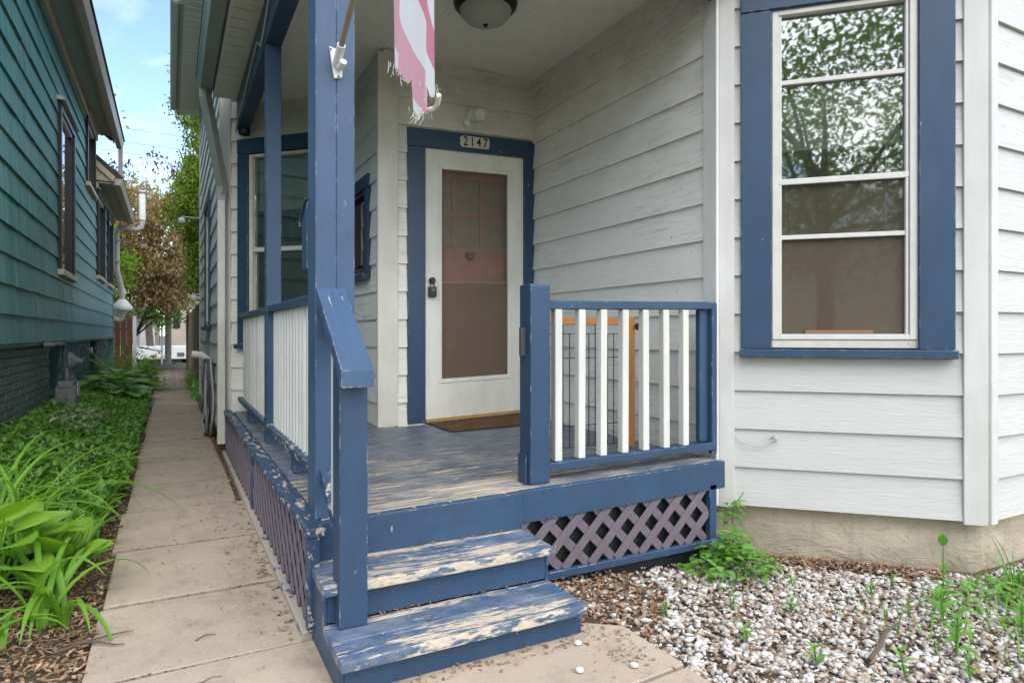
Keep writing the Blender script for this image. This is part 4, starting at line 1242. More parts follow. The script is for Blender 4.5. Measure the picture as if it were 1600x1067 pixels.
# house number plate
hn = thing('house_number', 'cream house number plate reading 2147 on the door casing', 'house number', tuple(M_D0 @ Vector((0.755, -0.045, 2.60))))
pl = MB(M_D0)
pl.prism([(0.630, 2.600), (0.642, 2.592), (0.868, 2.592), (0.880, 2.600), (0.880, 2.672), (0.868, 2.682), (0.642, 2.682), (0.630, 2.672), (0.620, 2.655), (0.628, 2.640), (0.620, 2.622)], 'y', -0.052, -0.0435)
pl.build('plate', 'plate', hn, bevel=0.002)
for i, ch in enumerate('2147'):
    cu = bpy.data.curves.new('digit', 'FONT')
    cu.body = ch
    cu.size = 0.104
    cu.extrude = 0.0012
    cu.align_x = 'CENTER'
    cu.offset = 0.0012
    tmp = bpy.data.objects.new('digit_source', cu)
    me = bpy.data.meshes.new_from_object(tmp)
    bpy.data.objects.remove(tmp)
    me.materials.append(mt['black'])
    cx_ = 0.668 + i * 0.058
    # stand the digit up on the racked wall
    T = M_D0 @ Matrix.Translation((cx_, -0.0535, 2.604)) @ Matrix.Rotation(R(90), 4, 'X') @ Matrix.Diagonal((0.80, 1.0, 1.0, 1.0))
    org = M_D0 @ Vector((cx_, -0.0535, 2.60))
    me.transform(Matrix.Translation(-org) @ T)
    o = bpy.data.objects.new('digit', me)
    place(o, org, hn)

# mailbox on the back of the corner post
mb_ = thing('mailbox', 'blue mailbox with a sloping lid hung behind the corner post', 'mailbox', (0.56, 2.75, 1.38))
MB().prism([(2.694, 1.385), (2.80, 1.385), (2.80, 1.60), (2.694, 1.66)], 'x', 0.488, 0.638).build('box', 'blue', mb_, bevel=0.004)
MB().prism([(2.693, 1.667), (2.693, 1.673), (2.83, 1.597), (2.83, 1.575), (2.825, 1.575), (2.825, 1.592)], 'x', 0.481, 0.645).build('lid', 'blue', mb_, bevel=0.001)

# cable stapled along the porch beam
q = MB()
pts = [(0.536, 2.6, 3.26), (0.534, 3.4, 3.25), (0.535, 4.1, 3.17), (0.537, 4.40, 3.06), (0.538, 4.55, 3.03), (0.536, 4.75, 3.13), (0.536, 5.2, 3.10), (0.536, 5.7, 3.04), (0.537, 6.2, 3.03), (0.54, 6.45, 2.98)]
q.tube([(x - 0.006, y, z) for x, y, z in pts], 0.007, 6)
q.build('beam_cable', 'cable', label='thin pale cable sagging along the outside of the blue porch beam', cat='cable', smooth=True)

# downspouts of the white house
def pipe(name, pts, r, m, label, cat, n=10, group=None, square=False):
    q = MB().tube(pts, r, 4 if square else n)
    return q.build(name, m, label=label, cat=cat, smooth=not square, group=group)
ds = thing('downspout', 'square downspout falling from the porch gutter down the house corner', 'downspout', (0.40, 6.6, 0.0))
MB().tube([(0.275, 6.30, 3.30), (0.275, 6.30, 3.22), (0.425, 6.55, 2.50), (0.425, 6.55, 2.42)], 0.052, 4).build('offset_leader', 'gutter', ds)
MB().box(0.385, 0.452, 6.52, 6.60, 0.10, 2.43).build('leader', 'downspout', ds, bevel=0.006)
MB().box(0.382, 0.455, 6.517, 6.603, 2.36, 2.46).build('collar', 'gutter', ds, bevel=0.004)
pipe('eave_downspout', [(0.05, 7.75, 4.80), (0.05, 7.70, 4.66), (0.10, 7.45, 4.55), (0.20, 6.95, 4.40), (0.30, 6.45, 4.22), (0.32, 6.28, 4.05), (0.32, 6.22, 3.55)], 0.036, 'downspout', 'curved white downspout running from the high eave to the porch roof', 'downspout', 12)

# hose hanging on the side wall, pvc vent, lights
hs = thing('garden_hose', 'grey garden hose coiled and hung on the white side wall', 'hose', (0.36, 7.9, 0.4))
random.seed(11)
for kk in range(9):
    yc = 7.75 + 0.02 * kk + random.uniform(-0.06, 0.06)
    wdt = random.uniform(0.22, 0.36)
    zb = random.uniform(0.10, 0.36) if kk % 3 else 0.03
    xo = 0.395 - 0.018 * (kk % 4)
    pts = []
    for t in np.linspace(0, 2 * math.pi, 26):
        s_, c_ = math.sin(t), math.cos(t)
        z = (0.84 + zb) / 2 + (0.84 - zb) / 2 * c_
        wid = wdt * (0.55 + 0.45 * (0.84 - z) / 0.8)
        pts.append((xo + 0.010 * math.sin(3 * t + kk), yc + wid * s_ * 0.9 + 0.05 * (kk % 2) * (0.84 - z), z))
    MB().tube(pts, 0.0125, 8, False).build('hose_loop', 'hose' if kk % 3 else 'hose_light', hs, smooth=True)
MB().tube([(0.44, 7.75, 0.78), (0.36, 7.75, 0.80), (0.33, 7.75, 0.85)], 0.014, 8).build('hanger', 'iron', hs, smooth=True)
pipe('pvc_vent', [(0.44, 8.55, 0.25), (0.40, 8.52, 0.28), (0.395, 8.52, 0.72), (0.385, 8.52, 0.82), (0.33, 8.5, 0.87), (0.22, 8.5, 0.885)], 0.042, 'upvc', 'bent white plastic vent pipe rising beside the hose', 'pipe', 14)
def spot(y, z, label, dx=-0.28):
    s_ = thing('wall_lamp', label, 'lamp', (0.44, y, z), group=None)
    MB().box(0.425, 0.447, y - 0.05, y + 0.05, z - 0.05, z + 0.05).build('back_plate', 'upvc', s_, bevel=0.004)
    MB().tube([(0.425, y, z), (0.44 + dx, y, z + 0.01)], 0.014, 8).build('arm', 'alu', s_, smooth=True)
    MB().lathe([(0.02, 0.02), (0.045, 0.0), (0.055, -0.04), (0.045, -0.065), (0.015, -0.075)], (0.44 + dx, y, z - 0.02), 16).build('lamp_head', 'upvc', s_, smooth=True)
spot(11.35, 2.95, 'white dome lamp on an arm sticking out high on the side wall')
spot(11.0, 1.72, 'small white floodlight lower on the side wall', -0.12)

# ---------------------------------------------------------------- the green house across the walk
M_G = frame(-1.25, 4.0, 0, 1)          # s = y - 4
gh = thing('green_house', 'green shingled house with tan eaves and a painted brick foundation', 'house', (-1.25, 11.0, 0))
G_W = [('near', 9.70, 11.06, 1.93, 4.02), ('upper', 12.66, 13.96, 3.64, 4.78), ('mid', 14.45, 15.88, 2.24, 3.86), ('end', 16.75, 17.95, 2.25, 3.80)]
holesG = [(a - 4 + 0.06, b - 4 - 0.06, z0 + 0.05, z1 - 0.05) for _, a, b, z0, z1 in G_W]
gw = MB(M_G)
for a, b, za, zb in cells(0, 10.2, 1.0, 4.95, holesG): gw.box(a, b, 0.004, 0.12, za, zb)
for a, b, za, zb in cells(10.2, 14.35, 1.0, 4.02, holesG): gw.box(a, b, 0.004, 0.12, za, zb)
gwo = gw.build('shingle_wall', 'shingle', gh)
random.seed(5)
k = 0
while True:
    zb = 1.035 + 0.257 * k
    if zb > 4.9: break
    zt = zb + 0.257
    s_end = 14.38 if zb < 3.95 else 10.2
    for a, b, za, zc in cells(0.0, s_end, zb, zt, holesG):
        if zc - za < 0.02: continue
        # separate shingles where they show large, one strip beyond
        s = a
        if b > 2.4 and a < 7.0:
            if a < 2.4:
                MB(M_G).prism([(-0.027, za), (0, za), (0, zc), (-0.006, zc)], 'x', a, 2.4).build('shingle_course', 'shingle', gwo)
                s = 2.4
            off = 0.21 if k % 2 else 0.0
            edges = [s] + [e for e in np.arange(2.4 + off, 7.3, 0.42) if s + 0.08 < e < min(b, 7.0) - 0.08] + [min(b, 7.0)]
            for p, q in zip(edges[:-1], edges[1:]):
                j = random.uniform(-0.005, 0.005)
                MB(M_G).prism([(-0.027 + j, za + j), (0, za), (0, zc), (-0.006, zc)], 'x', p + 0.002, q - 0.002).build('shingle', 'shingle', gwo)
            s = min(b, 7.0)
        if b > s + 0.01:
            MB(M_G).prism([(-0.027, za), (0, za), (0, zc), (-0.006, zc)], 'x', s, b).build('shingle_course', 'shingle', gwo)
    k += 1
MB(M_G).box(14.35, 14.40, -0.03, 0.1, 0.0, 3.98).build('corner_board', 'shingle', gwo)

for nm, a, b, z0, z1 in G_W:
    a -= 4; b -= 4
    t = 0.085
    q = MB(M_G)
    for (p, r, za, zb) in ((a, a + t, z0, z1), (b - t, b, z0, z1), (a + t, b - t, z1 - 0.10, z1)):
        q.box(p, r, -0.055, 0.01, za, zb)
    wo = q.build('window', 'black', gh, bevel=0.004)
    MB(M_G).box(a - 0.03, b + 0.03, -0.085, 0.01, z0 - 0.075, z0 - 0.002).build('sill', 'tan', wo, bevel=0.006)
    MB(M_G).prism([(-0.10, z1 + 0.002), (0.0, z1 + 0.002), (0.0, z1 + 0.07), (-0.085, z1 + 0.045)], 'x', a - 0.05, b + 0.05).build('drip_cap', 'alu', wo, bevel=0.003)
    f = MB(M_G)
    for (p, r, za, zb) in ((a + t, a + t + 0.022, z0, z1 - 0.1), (a + t + 0.022, b - t - 0.05, z1 - 0.14, z1 - 0.1), (a + t + 0.022, b - t - 0.05, z0, z0 + 0.04)):
        f.box(p, r, -0.03, 0.02, za, zb)
    f.build('sash', 'frame', wo, bevel=0.003)
    MB(M_G).box(b - t - 0.05, b - t - 0.001, -0.03, 0.02, z0, z1 - 0.1).build('sash_stile', 'black', wo, bevel=0.003)
    MB(M_G).box(a + t + 0.022, b - t - 0.05, 0.006, 0.012, z0 + 0.05, z1 - 0.15).build('pane', 'glass_dim', wo)
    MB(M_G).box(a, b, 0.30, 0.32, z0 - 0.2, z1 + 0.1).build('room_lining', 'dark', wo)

# painted brick foundation
niche = [(9.56, 10.28, 0.40, 1.2), (14.0, 14.92, 0.42, 1.2)]
hn_ = [(a - 4, b - 4, z0, z1) for a, b, z0, z1 in niche]
fo = MB(M_G)
for a, b, za, zb in cells(0, 14.36, -0.3, 1.05, hn_): fo.box(a, b, 0.055, 0.3, za, zb)
foo = fo.build('brick_foundation', 'mortar', gh)
rest = MB(M_G)
for r in range(15):
    z = 0.975 - r * 0.077
    s = 0.0 - (0.105 if r % 2 else 0)
    while s < 14.3:
        a, b = max(s, 0.0) + 0.005, min(s + 0.21, 14.34) - 0.005
        s += 0.21
        if b - a < 0.03: continue
        if any(h[0] - 0.06 < (a + b) / 2 < h[1] + 0.06 and z > h[2] - 0.06 for h in hn_): continue
        y = 0.040 + random.uniform(-0.004, 0.005)
        if 2.6 < a < 5.3 and z > 0.0:
            q = MB(M_G)
            q.box(a, b, y, 0.056, z + 0.004, z + 0.072)
            q.build('brick', 'brick', foo, bevel=0.004)
        else:
            rest.box(a, b, y, 0.056, z + 0.004, z + 0.072)
rest.build('brick_rows', 'brick', foo, kind='stuff')
for a, b, z0, z1 in hn_:
    MB(M_G).box(a, b, 0.16, 0.17, z0, 1.03).build('basement_window', 'dark', foo)
    MB(M_G).box(a, b, 0.03, 0.16, z0 - 0.05, z0 - 0.002).build('basement_sill', 'mortar', foo)
MB(M_G).lathe([(0.055, 0.0), (0.055, -0.10), (0.065, -0.105), (0.065, -0.12), (0.05, -0.12)], (10.35, 0.16, 0.82), 14, 'y').build('dryer_vent', 'upvc', foo, smooth=True)

# eaves: upper (near) and lower (far)
ev = MB(M_G).box(0, 10.25, -0.06, 0.004, 4.72, 4.86).build('upper_eave', 'tan', gh, bevel=0.006)
MB(M_G).box(0, 10.32, -0.30, -0.0605, 4.86, 4.88).build('soffit', 'grey_soffit', ev)
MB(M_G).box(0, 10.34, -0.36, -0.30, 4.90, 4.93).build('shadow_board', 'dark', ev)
MB(M_G).prism([(-0.30, 4.80), (-0.275, 4.80), (-0.275, 5.0), (-0.30, 5.0)], 'x', 0, 10.6).build('fascia', 'brown', ev, bevel=0.004)
MB(M_G).prism([(-0.302, 4.83), (-0.305, 4.95), (-0.43, 4.95), (-0.43, 4.935), (-0.405, 4.87), (-0.39, 4.83)], 'x', 0, 11.1).build('gutter', 'gutter_tan', ev, bevel=0.004)
MB(M_G).prism([(-0.45, 4.965), (-0.45, 4.99), (2.6, 7.4), (5.6, 4.99), (5.6, 4.90), (2.6, 7.3), (-0.2, 4.96)], 'x', 0, 11.05).build('roof', 'roofing', gh)
lv = MB(M_G).box(10.27, 14.55, -0.06, 0.004, 3.86, 3.98).build('lower_eave', 'tan', gh, bevel=0.006)
MB(M_G).box(10.26, 14.9, -0.30, -0.0605, 3.95, 3.97).build('soffit', 'grey_soffit', lv)
MB(M_G).box(10.24, 15.0, -0.325, -0.30, 3.90, 4.06).build('fascia', 'brown', lv, bevel=0.004)
MB(M_G).prism([(-0.327, 3.925), (-0.330, 4.05), (-0.455, 4.05), (-0.455, 4.03), (-0.43, 3.965), (-0.415, 3.925)], 'x', 10.22, 15.1).build('gutter', 'gutter_tan', lv, bevel=0.004)
MB(M_G).prism([(-0.46, 4.06), (-0.46, 4.09), (0.9, 5.33), (0.9, 5.24), (-0.3, 4.05)], 'x', 10.24, 15.05).build('roof', 'roofing', gh)
MB(M_G).prism([(-0.34, 4.07), (-0.30, 3.98), (0.0, 4.27), (0.0, 4.40)], 'x', 10.20, 10.238).build('rake_board', 'tan', lv, bevel=0.004)
MB(M_G).prism([(-0.30, 3.99), (0.0, 4.0), (0.0, 4.25)], 'x', 10.24, 10.26).build('gable_board', 'tan', lv)
MB(M_G).box(10.2, 10.24, 0.0, 4.0, 1.0, 5.0).build('end_wall', 'shingle', gh)
MB(M_G).box(14.36, 14.40, 0.1, 4.0, 0.0, 4.0).build('end_wall', 'shingle', gh)
gds = thing('gutter_downspout', 'tan downspout from the upper green house eave to the lower gutter', 'downspout', (-0.88, 15.05, 4.05))
MB().box(-0.915, -0.84, 15.0, 15.09, 4.06, 4.87).build('leader', 'gutter_tan', gds, bevel=0.005)

# radon fan pipe at the far corner
rp = thing('radon_fan', 'white plastic radon pipe with a round fan at the far corner of the green house', 'vent pipe', (-1.12, 18.6, 1.4))
MB().tube([(-1.24, 18.45, 1.50), (-1.14, 18.6, 1.46), (-1.06, 18.62, 1.52), (-1.05, 18.62, 1.68)], 0.075, 14).build('lower_elbow', 'gutter_tan', rp, smooth=True)
MB().lathe([(0.08, 0.0), (0.12, 0.04), (0.21, 0.10), (0.225, 0.16), (0.21, 0.20), (0.13, 0.30), (0.085, 0.36)], (-1.05, 18.62, 1.62), 24).build('fan_housing', 'downspout', rp, smooth=True)
MB().tube([(-1.05, 18.62, 1.96), (-1.06, 18.62, 2.25), (-1.16, 18.60, 2.70), (-1.17, 18.60, 3.55), (-1.15, 18.60, 3.70), (-1.05, 18.60, 3.76), (-0.74, 18.60, 3.72), (-0.64, 18.60, 3.78), (-0.62, 18.60, 3.90), (-0.62, 18.60, 3.98)], 0.062, 14).build('riser', 'gutter_tan', rp, smooth=True)
MB().tube([(-0.62, 18.60, 3.98), (-0.62, 18.60, 4.62)], 0.075, 14).build('outlet', 'upvc', rp, smooth=True)
for z in (2.9, 3.4):
    MB().box(-1.26, -1.08, 18.50, 18.53, z, z + 0.04).build('strap', 'alu', rp)

# gas meter
gm = thing('gas_meter', 'grey gas meter with pipes standing against the green brick foundation', 'gas meter', (-1.05, 9.1, 0.15))
MB().box(-1.17, -0.97, 8.98, 9.32, 0.22, 0.52).build('meter_body', 'meter', gm, bevel=0.03, seg=2)
MB().box(-1.15, -0.99, 8.965, 9.335, 0.50, 0.575).build('meter_top', 'meter', gm, bevel=0.02, seg=2)
MB().box(-0.969, -0.955, 9.06, 9.24, 0.40, 0.56).build('index_cover', 'alu', gm, bevel=0.004)
MB().box(-0.968, -0.962, 9.02, 9.28, 0.26, 0.37).build('name_plate', 'grey_plastic', gm, bevel=0.002)
MB().lathe([(0.05, 0.0), (0.105, 0.012), (0.11, 0.03), (0.10, 0.05), (0.06, 0.075), (0.03, 0.12), (0.026, 0.15)], (-1.06, 9.08, 0.80), 22, 'x').build('regulator', 'meter', gm, smooth=True)
MB().lathe([(0.055, 0.0), (0.065, 0.02), (0.05, 0.06), (0.035, 0.10), (0.035, 0.16)], (-1.06, 9.24, 0.575), 16).build('coupling', 'meter', gm, smooth=True)
MB().tube([(-1.06, 9.05, 0.08), (-1.06, 9.00, 0.30), (-1.06, 9.02, 0.70), (-1.06, 9.08, 0.78)], 0.026, 10).build('inlet_pipe', 'pipe', gm, smooth=True)
MB().tube([(-1.06, 9.24, 0.73), (-1.06, 9.25, 0.80), (-1.07, 9.38, 0.82)], 0.026, 10).build('bridge_pipe', 'pipe', gm, smooth=True)
MB().tube([(-1.13, 9.42, 0.70), (-1.13, 9.42, 0.94), (-1.13, 9.38, 0.99), (-1.14, 9.25, 1.0), (-1.16, 8.72, 1.0), (-1.24, 8.70, 1.0)], 0.026, 10).build('house_pipe', 'pipe', gm, smooth=True)
MB().lathe([(0.012, 0.0), (0.035, 0.004), (0.035, 0.016), (0.012, 0.02)], (-1.06, 9.01, 0.62), 12, 'x').build('shutoff_valve', 'meter', gm, smooth=True)

# ---------------------------------------------------------------- leaves and plants
def leaf_batch(base, yaw, pitch, length, width, bend, nseg=3, blade=False, fold=0.25):
    """curved, folded leaves as vertex and quad arrays"""
    N = len(base)
    P = np.array(base, dtype=np.float64)
    ang = np.array(pitch, dtype=np.float64)
    V = np.zeros((N, nseg + 1, 3, 3))
    side = np.stack([-np.sin(yaw), np.cos(yaw), np.zeros(N)], -1)
    for k in range(nseg + 1):
        t = k / nseg
        if blade: w = (1 - t ** 3) * (0.75 + 0.25 * min(1, t * 4)) + 0.02
        else: w = max(0.05, math.sin(math.pi * min(1, 0.06 + 0.94 * t) ** 0.8))
        d = np.stack([np.cos(yaw) * np.cos(ang), np.sin(yaw) * np.cos(ang), np.sin(ang)], -1)
        up = np.stack([-np.cos(yaw) * np.sin(ang), -np.sin(yaw) * np.sin(ang), np.cos(ang)], -1)
        hw = (np.asarray(width) * 0.5 * w)[:, None]
        V[:, k, 1] = P
        V[:, k, 0] = P - side * hw + up * hw * fold
        V[:, k, 2] = P + side * hw + up * hw * fold
        P = P + d * (np.asarray(length) / nseg)[:, None]
        ang = ang - np.asarray(bend) / nseg
    F = []
    for k in range(nseg):
        for c in range(2):
            F.append((k * 3 + c, k * 3 + c + 1, (k + 1) * 3 + c + 1, (k + 1) * 3 + c))
    F = np.array(F)
    F = (F[None] + (np.arange(N) * (nseg + 1) * 3)[:, None, None]).reshape(-1, 4)
    return V.reshape(-1, 3), F

GZ = np.vectorize(gz)
def scatter(name, n, region, m, length, width, pitch, bend, z=(0, 0.02), nseg=3, fold=0.25, blade=False, parent=None, mask=None, **tg):
    x = rng.uniform(region[0], region[1], n); y = rng.uniform(region[2], region[3], n)
    if mask is not None:
        keep = mask(x, y); x, y = x[keep], y[keep]
    n = len(x)
    b = np.stack([x, y, GZ(x, y) + rng.uniform(z[0], z[1], n)], -1)
    V, F = leaf_batch(b, rng.uniform(0, 2 * np.pi, n), rng.uniform(*pitch, n), rng.uniform(*length, n), rng.uniform(*width, n), rng.uniform(*bend, n), nseg, blade, fold)
    return np_mesh(name, V, F, m, parent, smooth=True, **tg)

# edge of the planted bed: bare mulch shows close to the walk
def bed_edge(y):
    return -0.262 - 0.13 * np.clip((5.2 - y) / 2.0, 0, 1) - 0.02 * np.sin(y * 3.1) - 0.03 * np.sin(y * 7.7)
scatter('ground_cover', 15000, (-1.27, -0.28, 4.4, 13.0), 'leaf_dark', (0.05, 0.10), (0.028, 0.05), (-0.3, 0.9), (0.2, 1.2), (0.03, 0.19), 2, 0.2,
        mask=lambda x, y: (x < bed_edge(y)) & (rng.uniform(0, 1, len(x)) < 0.35 + np.clip((y - 4.4) / 1.6, 0, 1)), kind='stuff')
scatter('lily_of_the_valley', 1500, (-1.2, -0.36, 3.55, 7.0), 'leaf_lily', (0.15, 0.24), (0.055, 0.085), (0.75, 1.45), (0.3, 1.1), (0.0, 0.03), 5, 0.4,
        mask=lambda x, y: (x < bed_edge(y) - 0.03) & (rng.uniform(0, 1, len(x)) < np.clip((7.2 - y) / 1.8, 0.1, 1)), kind='stuff')
scatter('variegated_ground_cover', 420, (-1.0, -0.62, 7.0, 8.6), 'leaf_edge', (0.05, 0.09), (0.03, 0.05), (-0.2, 0.7), (0.2, 1.0), (0.14, 0.24), 2, kind='stuff')
# bell flowers of the lily of the valley
fl = MB()
for i in range(60):
    x, y = random.uniform(-1.05, -0.42), random.uniform(3.7, 6.6)
    if x > float(bed_edge(y)) - 0.05: continue
    z0 = gz(x, y)
    for j in range(7):
        t = j / 7
        px, py, pz = x + 0.03 * t + 0.008 * (j % 2), y + 0.02 * t, z0 + 0.11 + 0.09 * t
        r = 0.0042
        fl.add([(px, py, pz + r), (px + r, py, pz), (px, py + r, pz), (px - r, py, pz), (px, py - r, pz), (px, py, pz - r)], [(0, 1, 2), (0, 2, 3), (0, 3, 4), (0, 4, 1), (5, 2, 1), (5, 3, 2), (5, 4, 3), (5, 1, 4)])
fl.build('bell_flowers', 'flower', kind='stuff')

# daylily clumps: every blade an arching strap
def blade_clump(name, label, base, n, L, Wd, pitch, bend, m='leaf_blade', spread=0.05, yaw=(0, 2 * math.pi), nseg=10, seed=1, cat='daylily'):
    r = np.random.default_rng(seed)
    z = gz(base[0], base[1])
    t = thing(name, label, cat, (base[0], base[1], z))
    for i in range(n):
        b = np.array([[base[0] + r.normal(0, spread), base[1] + r.normal(0, spread), z]])
        V, F = leaf_batch(b, np.array([r.uniform(*yaw)]), np.array([r.uniform(*pitch)]), np.array([r.uniform(*L)]), np.array([r.uniform(*Wd)]), np.array([r.uniform(*bend)]), nseg, True, 0.45)
        np_mesh('leaf', V, F, m, t, smooth=True)
    return t
blade_clump('daylily', 'bright green daylily with broad arching blades reaching over the walkway edge', (-0.41, 3.05), 22, (0.42, 0.74), (0.020, 0.031), (1.0, 1.5), (1.5, 3.1), seed=3, spread=0.028)
blade_clump('daylily', 'tall thin bladed daylily arching behind the lime hosta', (-0.80, 4.05), 64, (0.65, 1.05), (0.012, 0.020), (0.85, 1.5), (1.6, 3.2), seed=5, spread=0.09)
blade_clump('daylily', 'low daylily clump at the very left in the mulch', (-0.57, 2.80), 16, (0.28, 0.46), (0.018, 0.028), (0.9, 1.45), (1.2, 2.8), seed=8, spread=0.03)

def hosta_leaf_mesh(seed):
    r = random.Random(seed)
    nu, nv = 8, 10
    V, UV, F = [], [], []
    for j in range(nv + 1):
        t = j / nv
        w = 0.50 * (math.sin(math.pi * min(1.0, 0.12 + 0.88 * t) ** 0.66) ** 0.75) if t < 1 else 0.0
        w = max(w, 0.012)
        for i in range(nu + 1):
            u = i / nu * 2 - 1
            x = t - 0.10 * (abs(u) ** 1.5) * (1 - t) * 1.2
            y = w * u
            z = 0.10 * abs(u) * (1 - 0.4 * t) * w / 0.47 - 0.20 * t * t + 0.015 * math.sin(9 * t + 2.5 * abs(u) + seed) * abs(u)
            V.append((x, y, z)); UV.append(((u + 1) / 2, t))
    for j in range(nv):
        for i in range(nu):
            a = j * (nu + 1) + i
            F.append((a, a + 1, a + nu + 2, a + nu + 1))
    return V, F, UV

def hosta(name, label, base, leaves, m, stems=True, cat='hosta'):
    """leaves: (azimuth deg, reach, height, length, pitch deg)"""
    z = gz(base[0], base[1])
    t = thing(name, label, cat, (base[0], base[1], z))
    src = []
    for i, (az, reach, h, L, pit) in enumerate(leaves):
        a = R(az)
        p = Vector((base[0] + reach * math.cos(a), base[1] + reach * math.sin(a), z + h))
        rot = (Matrix.Rotation(a, 4, 'Z') @ Matrix.Rotation(-R(pit), 4, 'Y') @ Matrix.Rotation(random.uniform(-0.35, 0.35), 4, 'X')).to_euler()
        if len(src) < 3:
            V, F, UV = hosta_leaf_mesh(i)
            o = np_mesh('leaf', V, F, m, None, smooth=True, origin=(0, 0, 0), uv=UV)
            src.append(o)
            o.parent = t
            o.location = p - WO[t.name]
        else:
            o = src[i % 3].copy()
            col.objects.link(o)
            o.parent = t
            o.location = p - WO[t.name]
        o.rotation_euler = rot
        o.scale = (L, L * random.uniform(0.9, 1.1), L)
        if stems:
            b = Vector((base[0] + 0.02 * math.cos(a), base[1] + 0.02 * math.sin(a), z))
            mid = (b + p) / 2 + Vector((0, 0, 0.03))
            MB().tube([b, mid, p], [0.006, 0.005, 0.004], 6).build('stem', 'leaf_blade', t, smooth=True)
    return t
random.seed(21)
hl = []
for i in range(20):
    az = i * 137.5 + random.uniform(-12, 12)
    q = i / 20
    hl.append((az, 0.05 + 0.20 * q, 0.31 - 0.15 * q + random.uniform(-0.02, 0.02), random.uniform(0.15, 0.195), 38 - 36 * q + random.uniform(-8, 8)))
hosta('hosta', 'large lime green hosta with ribbed oval leaves at the left edge', (-0.66, 3.36), hl, 'hosta')
hl2 = []
for i in range(7):
    hl2.append((i * 137.5, 0.03 + 0.02 * i, 0.22 - 0.01 * i, random.uniform(0.14, 0.18), 60 - 6 * i))
hosta('hosta', 'smaller hosta squeezed between the large hosta and the daylily', (-0.46, 3.40), hl2, 'hosta')
mt['hosta_far'] = hosta_mat('blue_green_hosta', (0.17, 0.34, 0.11), (0.27, 0.46, 0.19))
for j, (bx_, by_, lab) in enumerate([(-0.78, 11.3, 'blue green hosta by the walk, nearer of the two beside the foundation'), (-0.70, 12.6, 'blue green hosta by the walk, farther one in front of the fern')]):
    hl3 = []
    for i in range(34):
        q = i / 34
        hl3.append((i * 137.5 + random.uniform(-10, 10), 0.06 + 0.38 * q, 0.40 - 0.24 * q + random.uniform(-0.03, 0.03), random.uniform(0.22, 0.32), 30 - 35 * q))
    hosta('hosta', lab, (bx_, by_), hl3, 'hosta_far', stems=False)

# fern: fronds of small leaflets
fn = thing('fern', 'yellow green fern clump with upright fronds beyond the hostas', 'fern', (-0.85, 14.6, 0.1))
for i in range(30):
    az = rng.uniform(0, 2 * np.pi); L = rng.uniform(0.9, 1.3); pit = rng.uniform(0.9, 1.4); bd = rng.uniform(0.5, 1.3)
    n = 22
    tt = np.linspace(0.1, 1, n)
    ang = pit - bd * tt
    ds_ = L / n
    hx = np.cumsum(np.cos(ang)) * ds_; hz = np.cumsum(np.sin(ang)) * ds_
    base = np.stack([-0.85 + rng.normal(0, 0.12) + np.cos(az) * hx, 14.6 + rng.normal(0, 0.2) + np.sin(az) * hx, 0.1 + hz], -1)
    B = np.concatenate([base, base]); Y = np.concatenate([np.full(n, az + 1.35), np.full(n, az - 1.35)])
    wl_ = np.concatenate([0.16 * np.sin(np.pi * tt ** 0.8) + 0.02] * 2)
    V, F = leaf_batch(B, Y, np.full(2 * n, 0.15), wl_, np.full(2 * n, 0.035), np.full(2 * n, 0.5), 2)
    np_mesh('frond', V, F, 'leaf_fern', fn, smooth=True)
bs = thing('garden_bush', 'low dark bush with a yellow bloom beside the far end of the walk', 'bush', (-0.48, 15.4, 0.0))
V, F = leaf_batch(np.stack([rng.normal(-0.50, 0.17, 900), rng.normal(15.5, 0.7, 900), np.abs(rng.normal(0.15, 0.22, 900))], -1), rng.uniform(0, 6.28, 900), rng.uniform(-0.3, 1.0, 900), rng.uniform(0.07, 0.14, 900), rng.uniform(0.03, 0.06, 900), rng.uniform(0.2, 1, 900), 2)
np_mesh('foliage', V, F, 'leaf_dark', bs, smooth=True)
MB().lathe([(0.02, -0.03), (0.07, 0.0), (0.05, 0.03), (0.01, 0.035)], (-0.30, 15.2, 0.66), 10).build('bloom', 'yellow', bs, smooth=True)
MB().tube([(-0.36, 15.3, 0.1), (-0.31, 15.2, 0.63)], 0.008, 5).build('stem', 'leaf_dark', bs)
eg = thing('edge_plant', 'small bright green plants at the foot of the tan fence', 'plant', (0.40, 13.6, 0.0))
V, F = leaf_batch(np.stack([rng.normal(0.40, 0.05, 500), rng.uniform(11.8, 17.5, 500), np.abs(rng.normal(0.06, 0.10, 500))], -1), rng.uniform(0, 6.28, 500), rng.uniform(-0.2, 1.2, 500), rng.uniform(0.06, 0.12, 500), rng.uniform(0.03, 0.05, 500), rng.uniform(0.2, 1, 500), 2)
np_mesh('foliage', V, F, 'leaf_weed', eg, smooth=True)

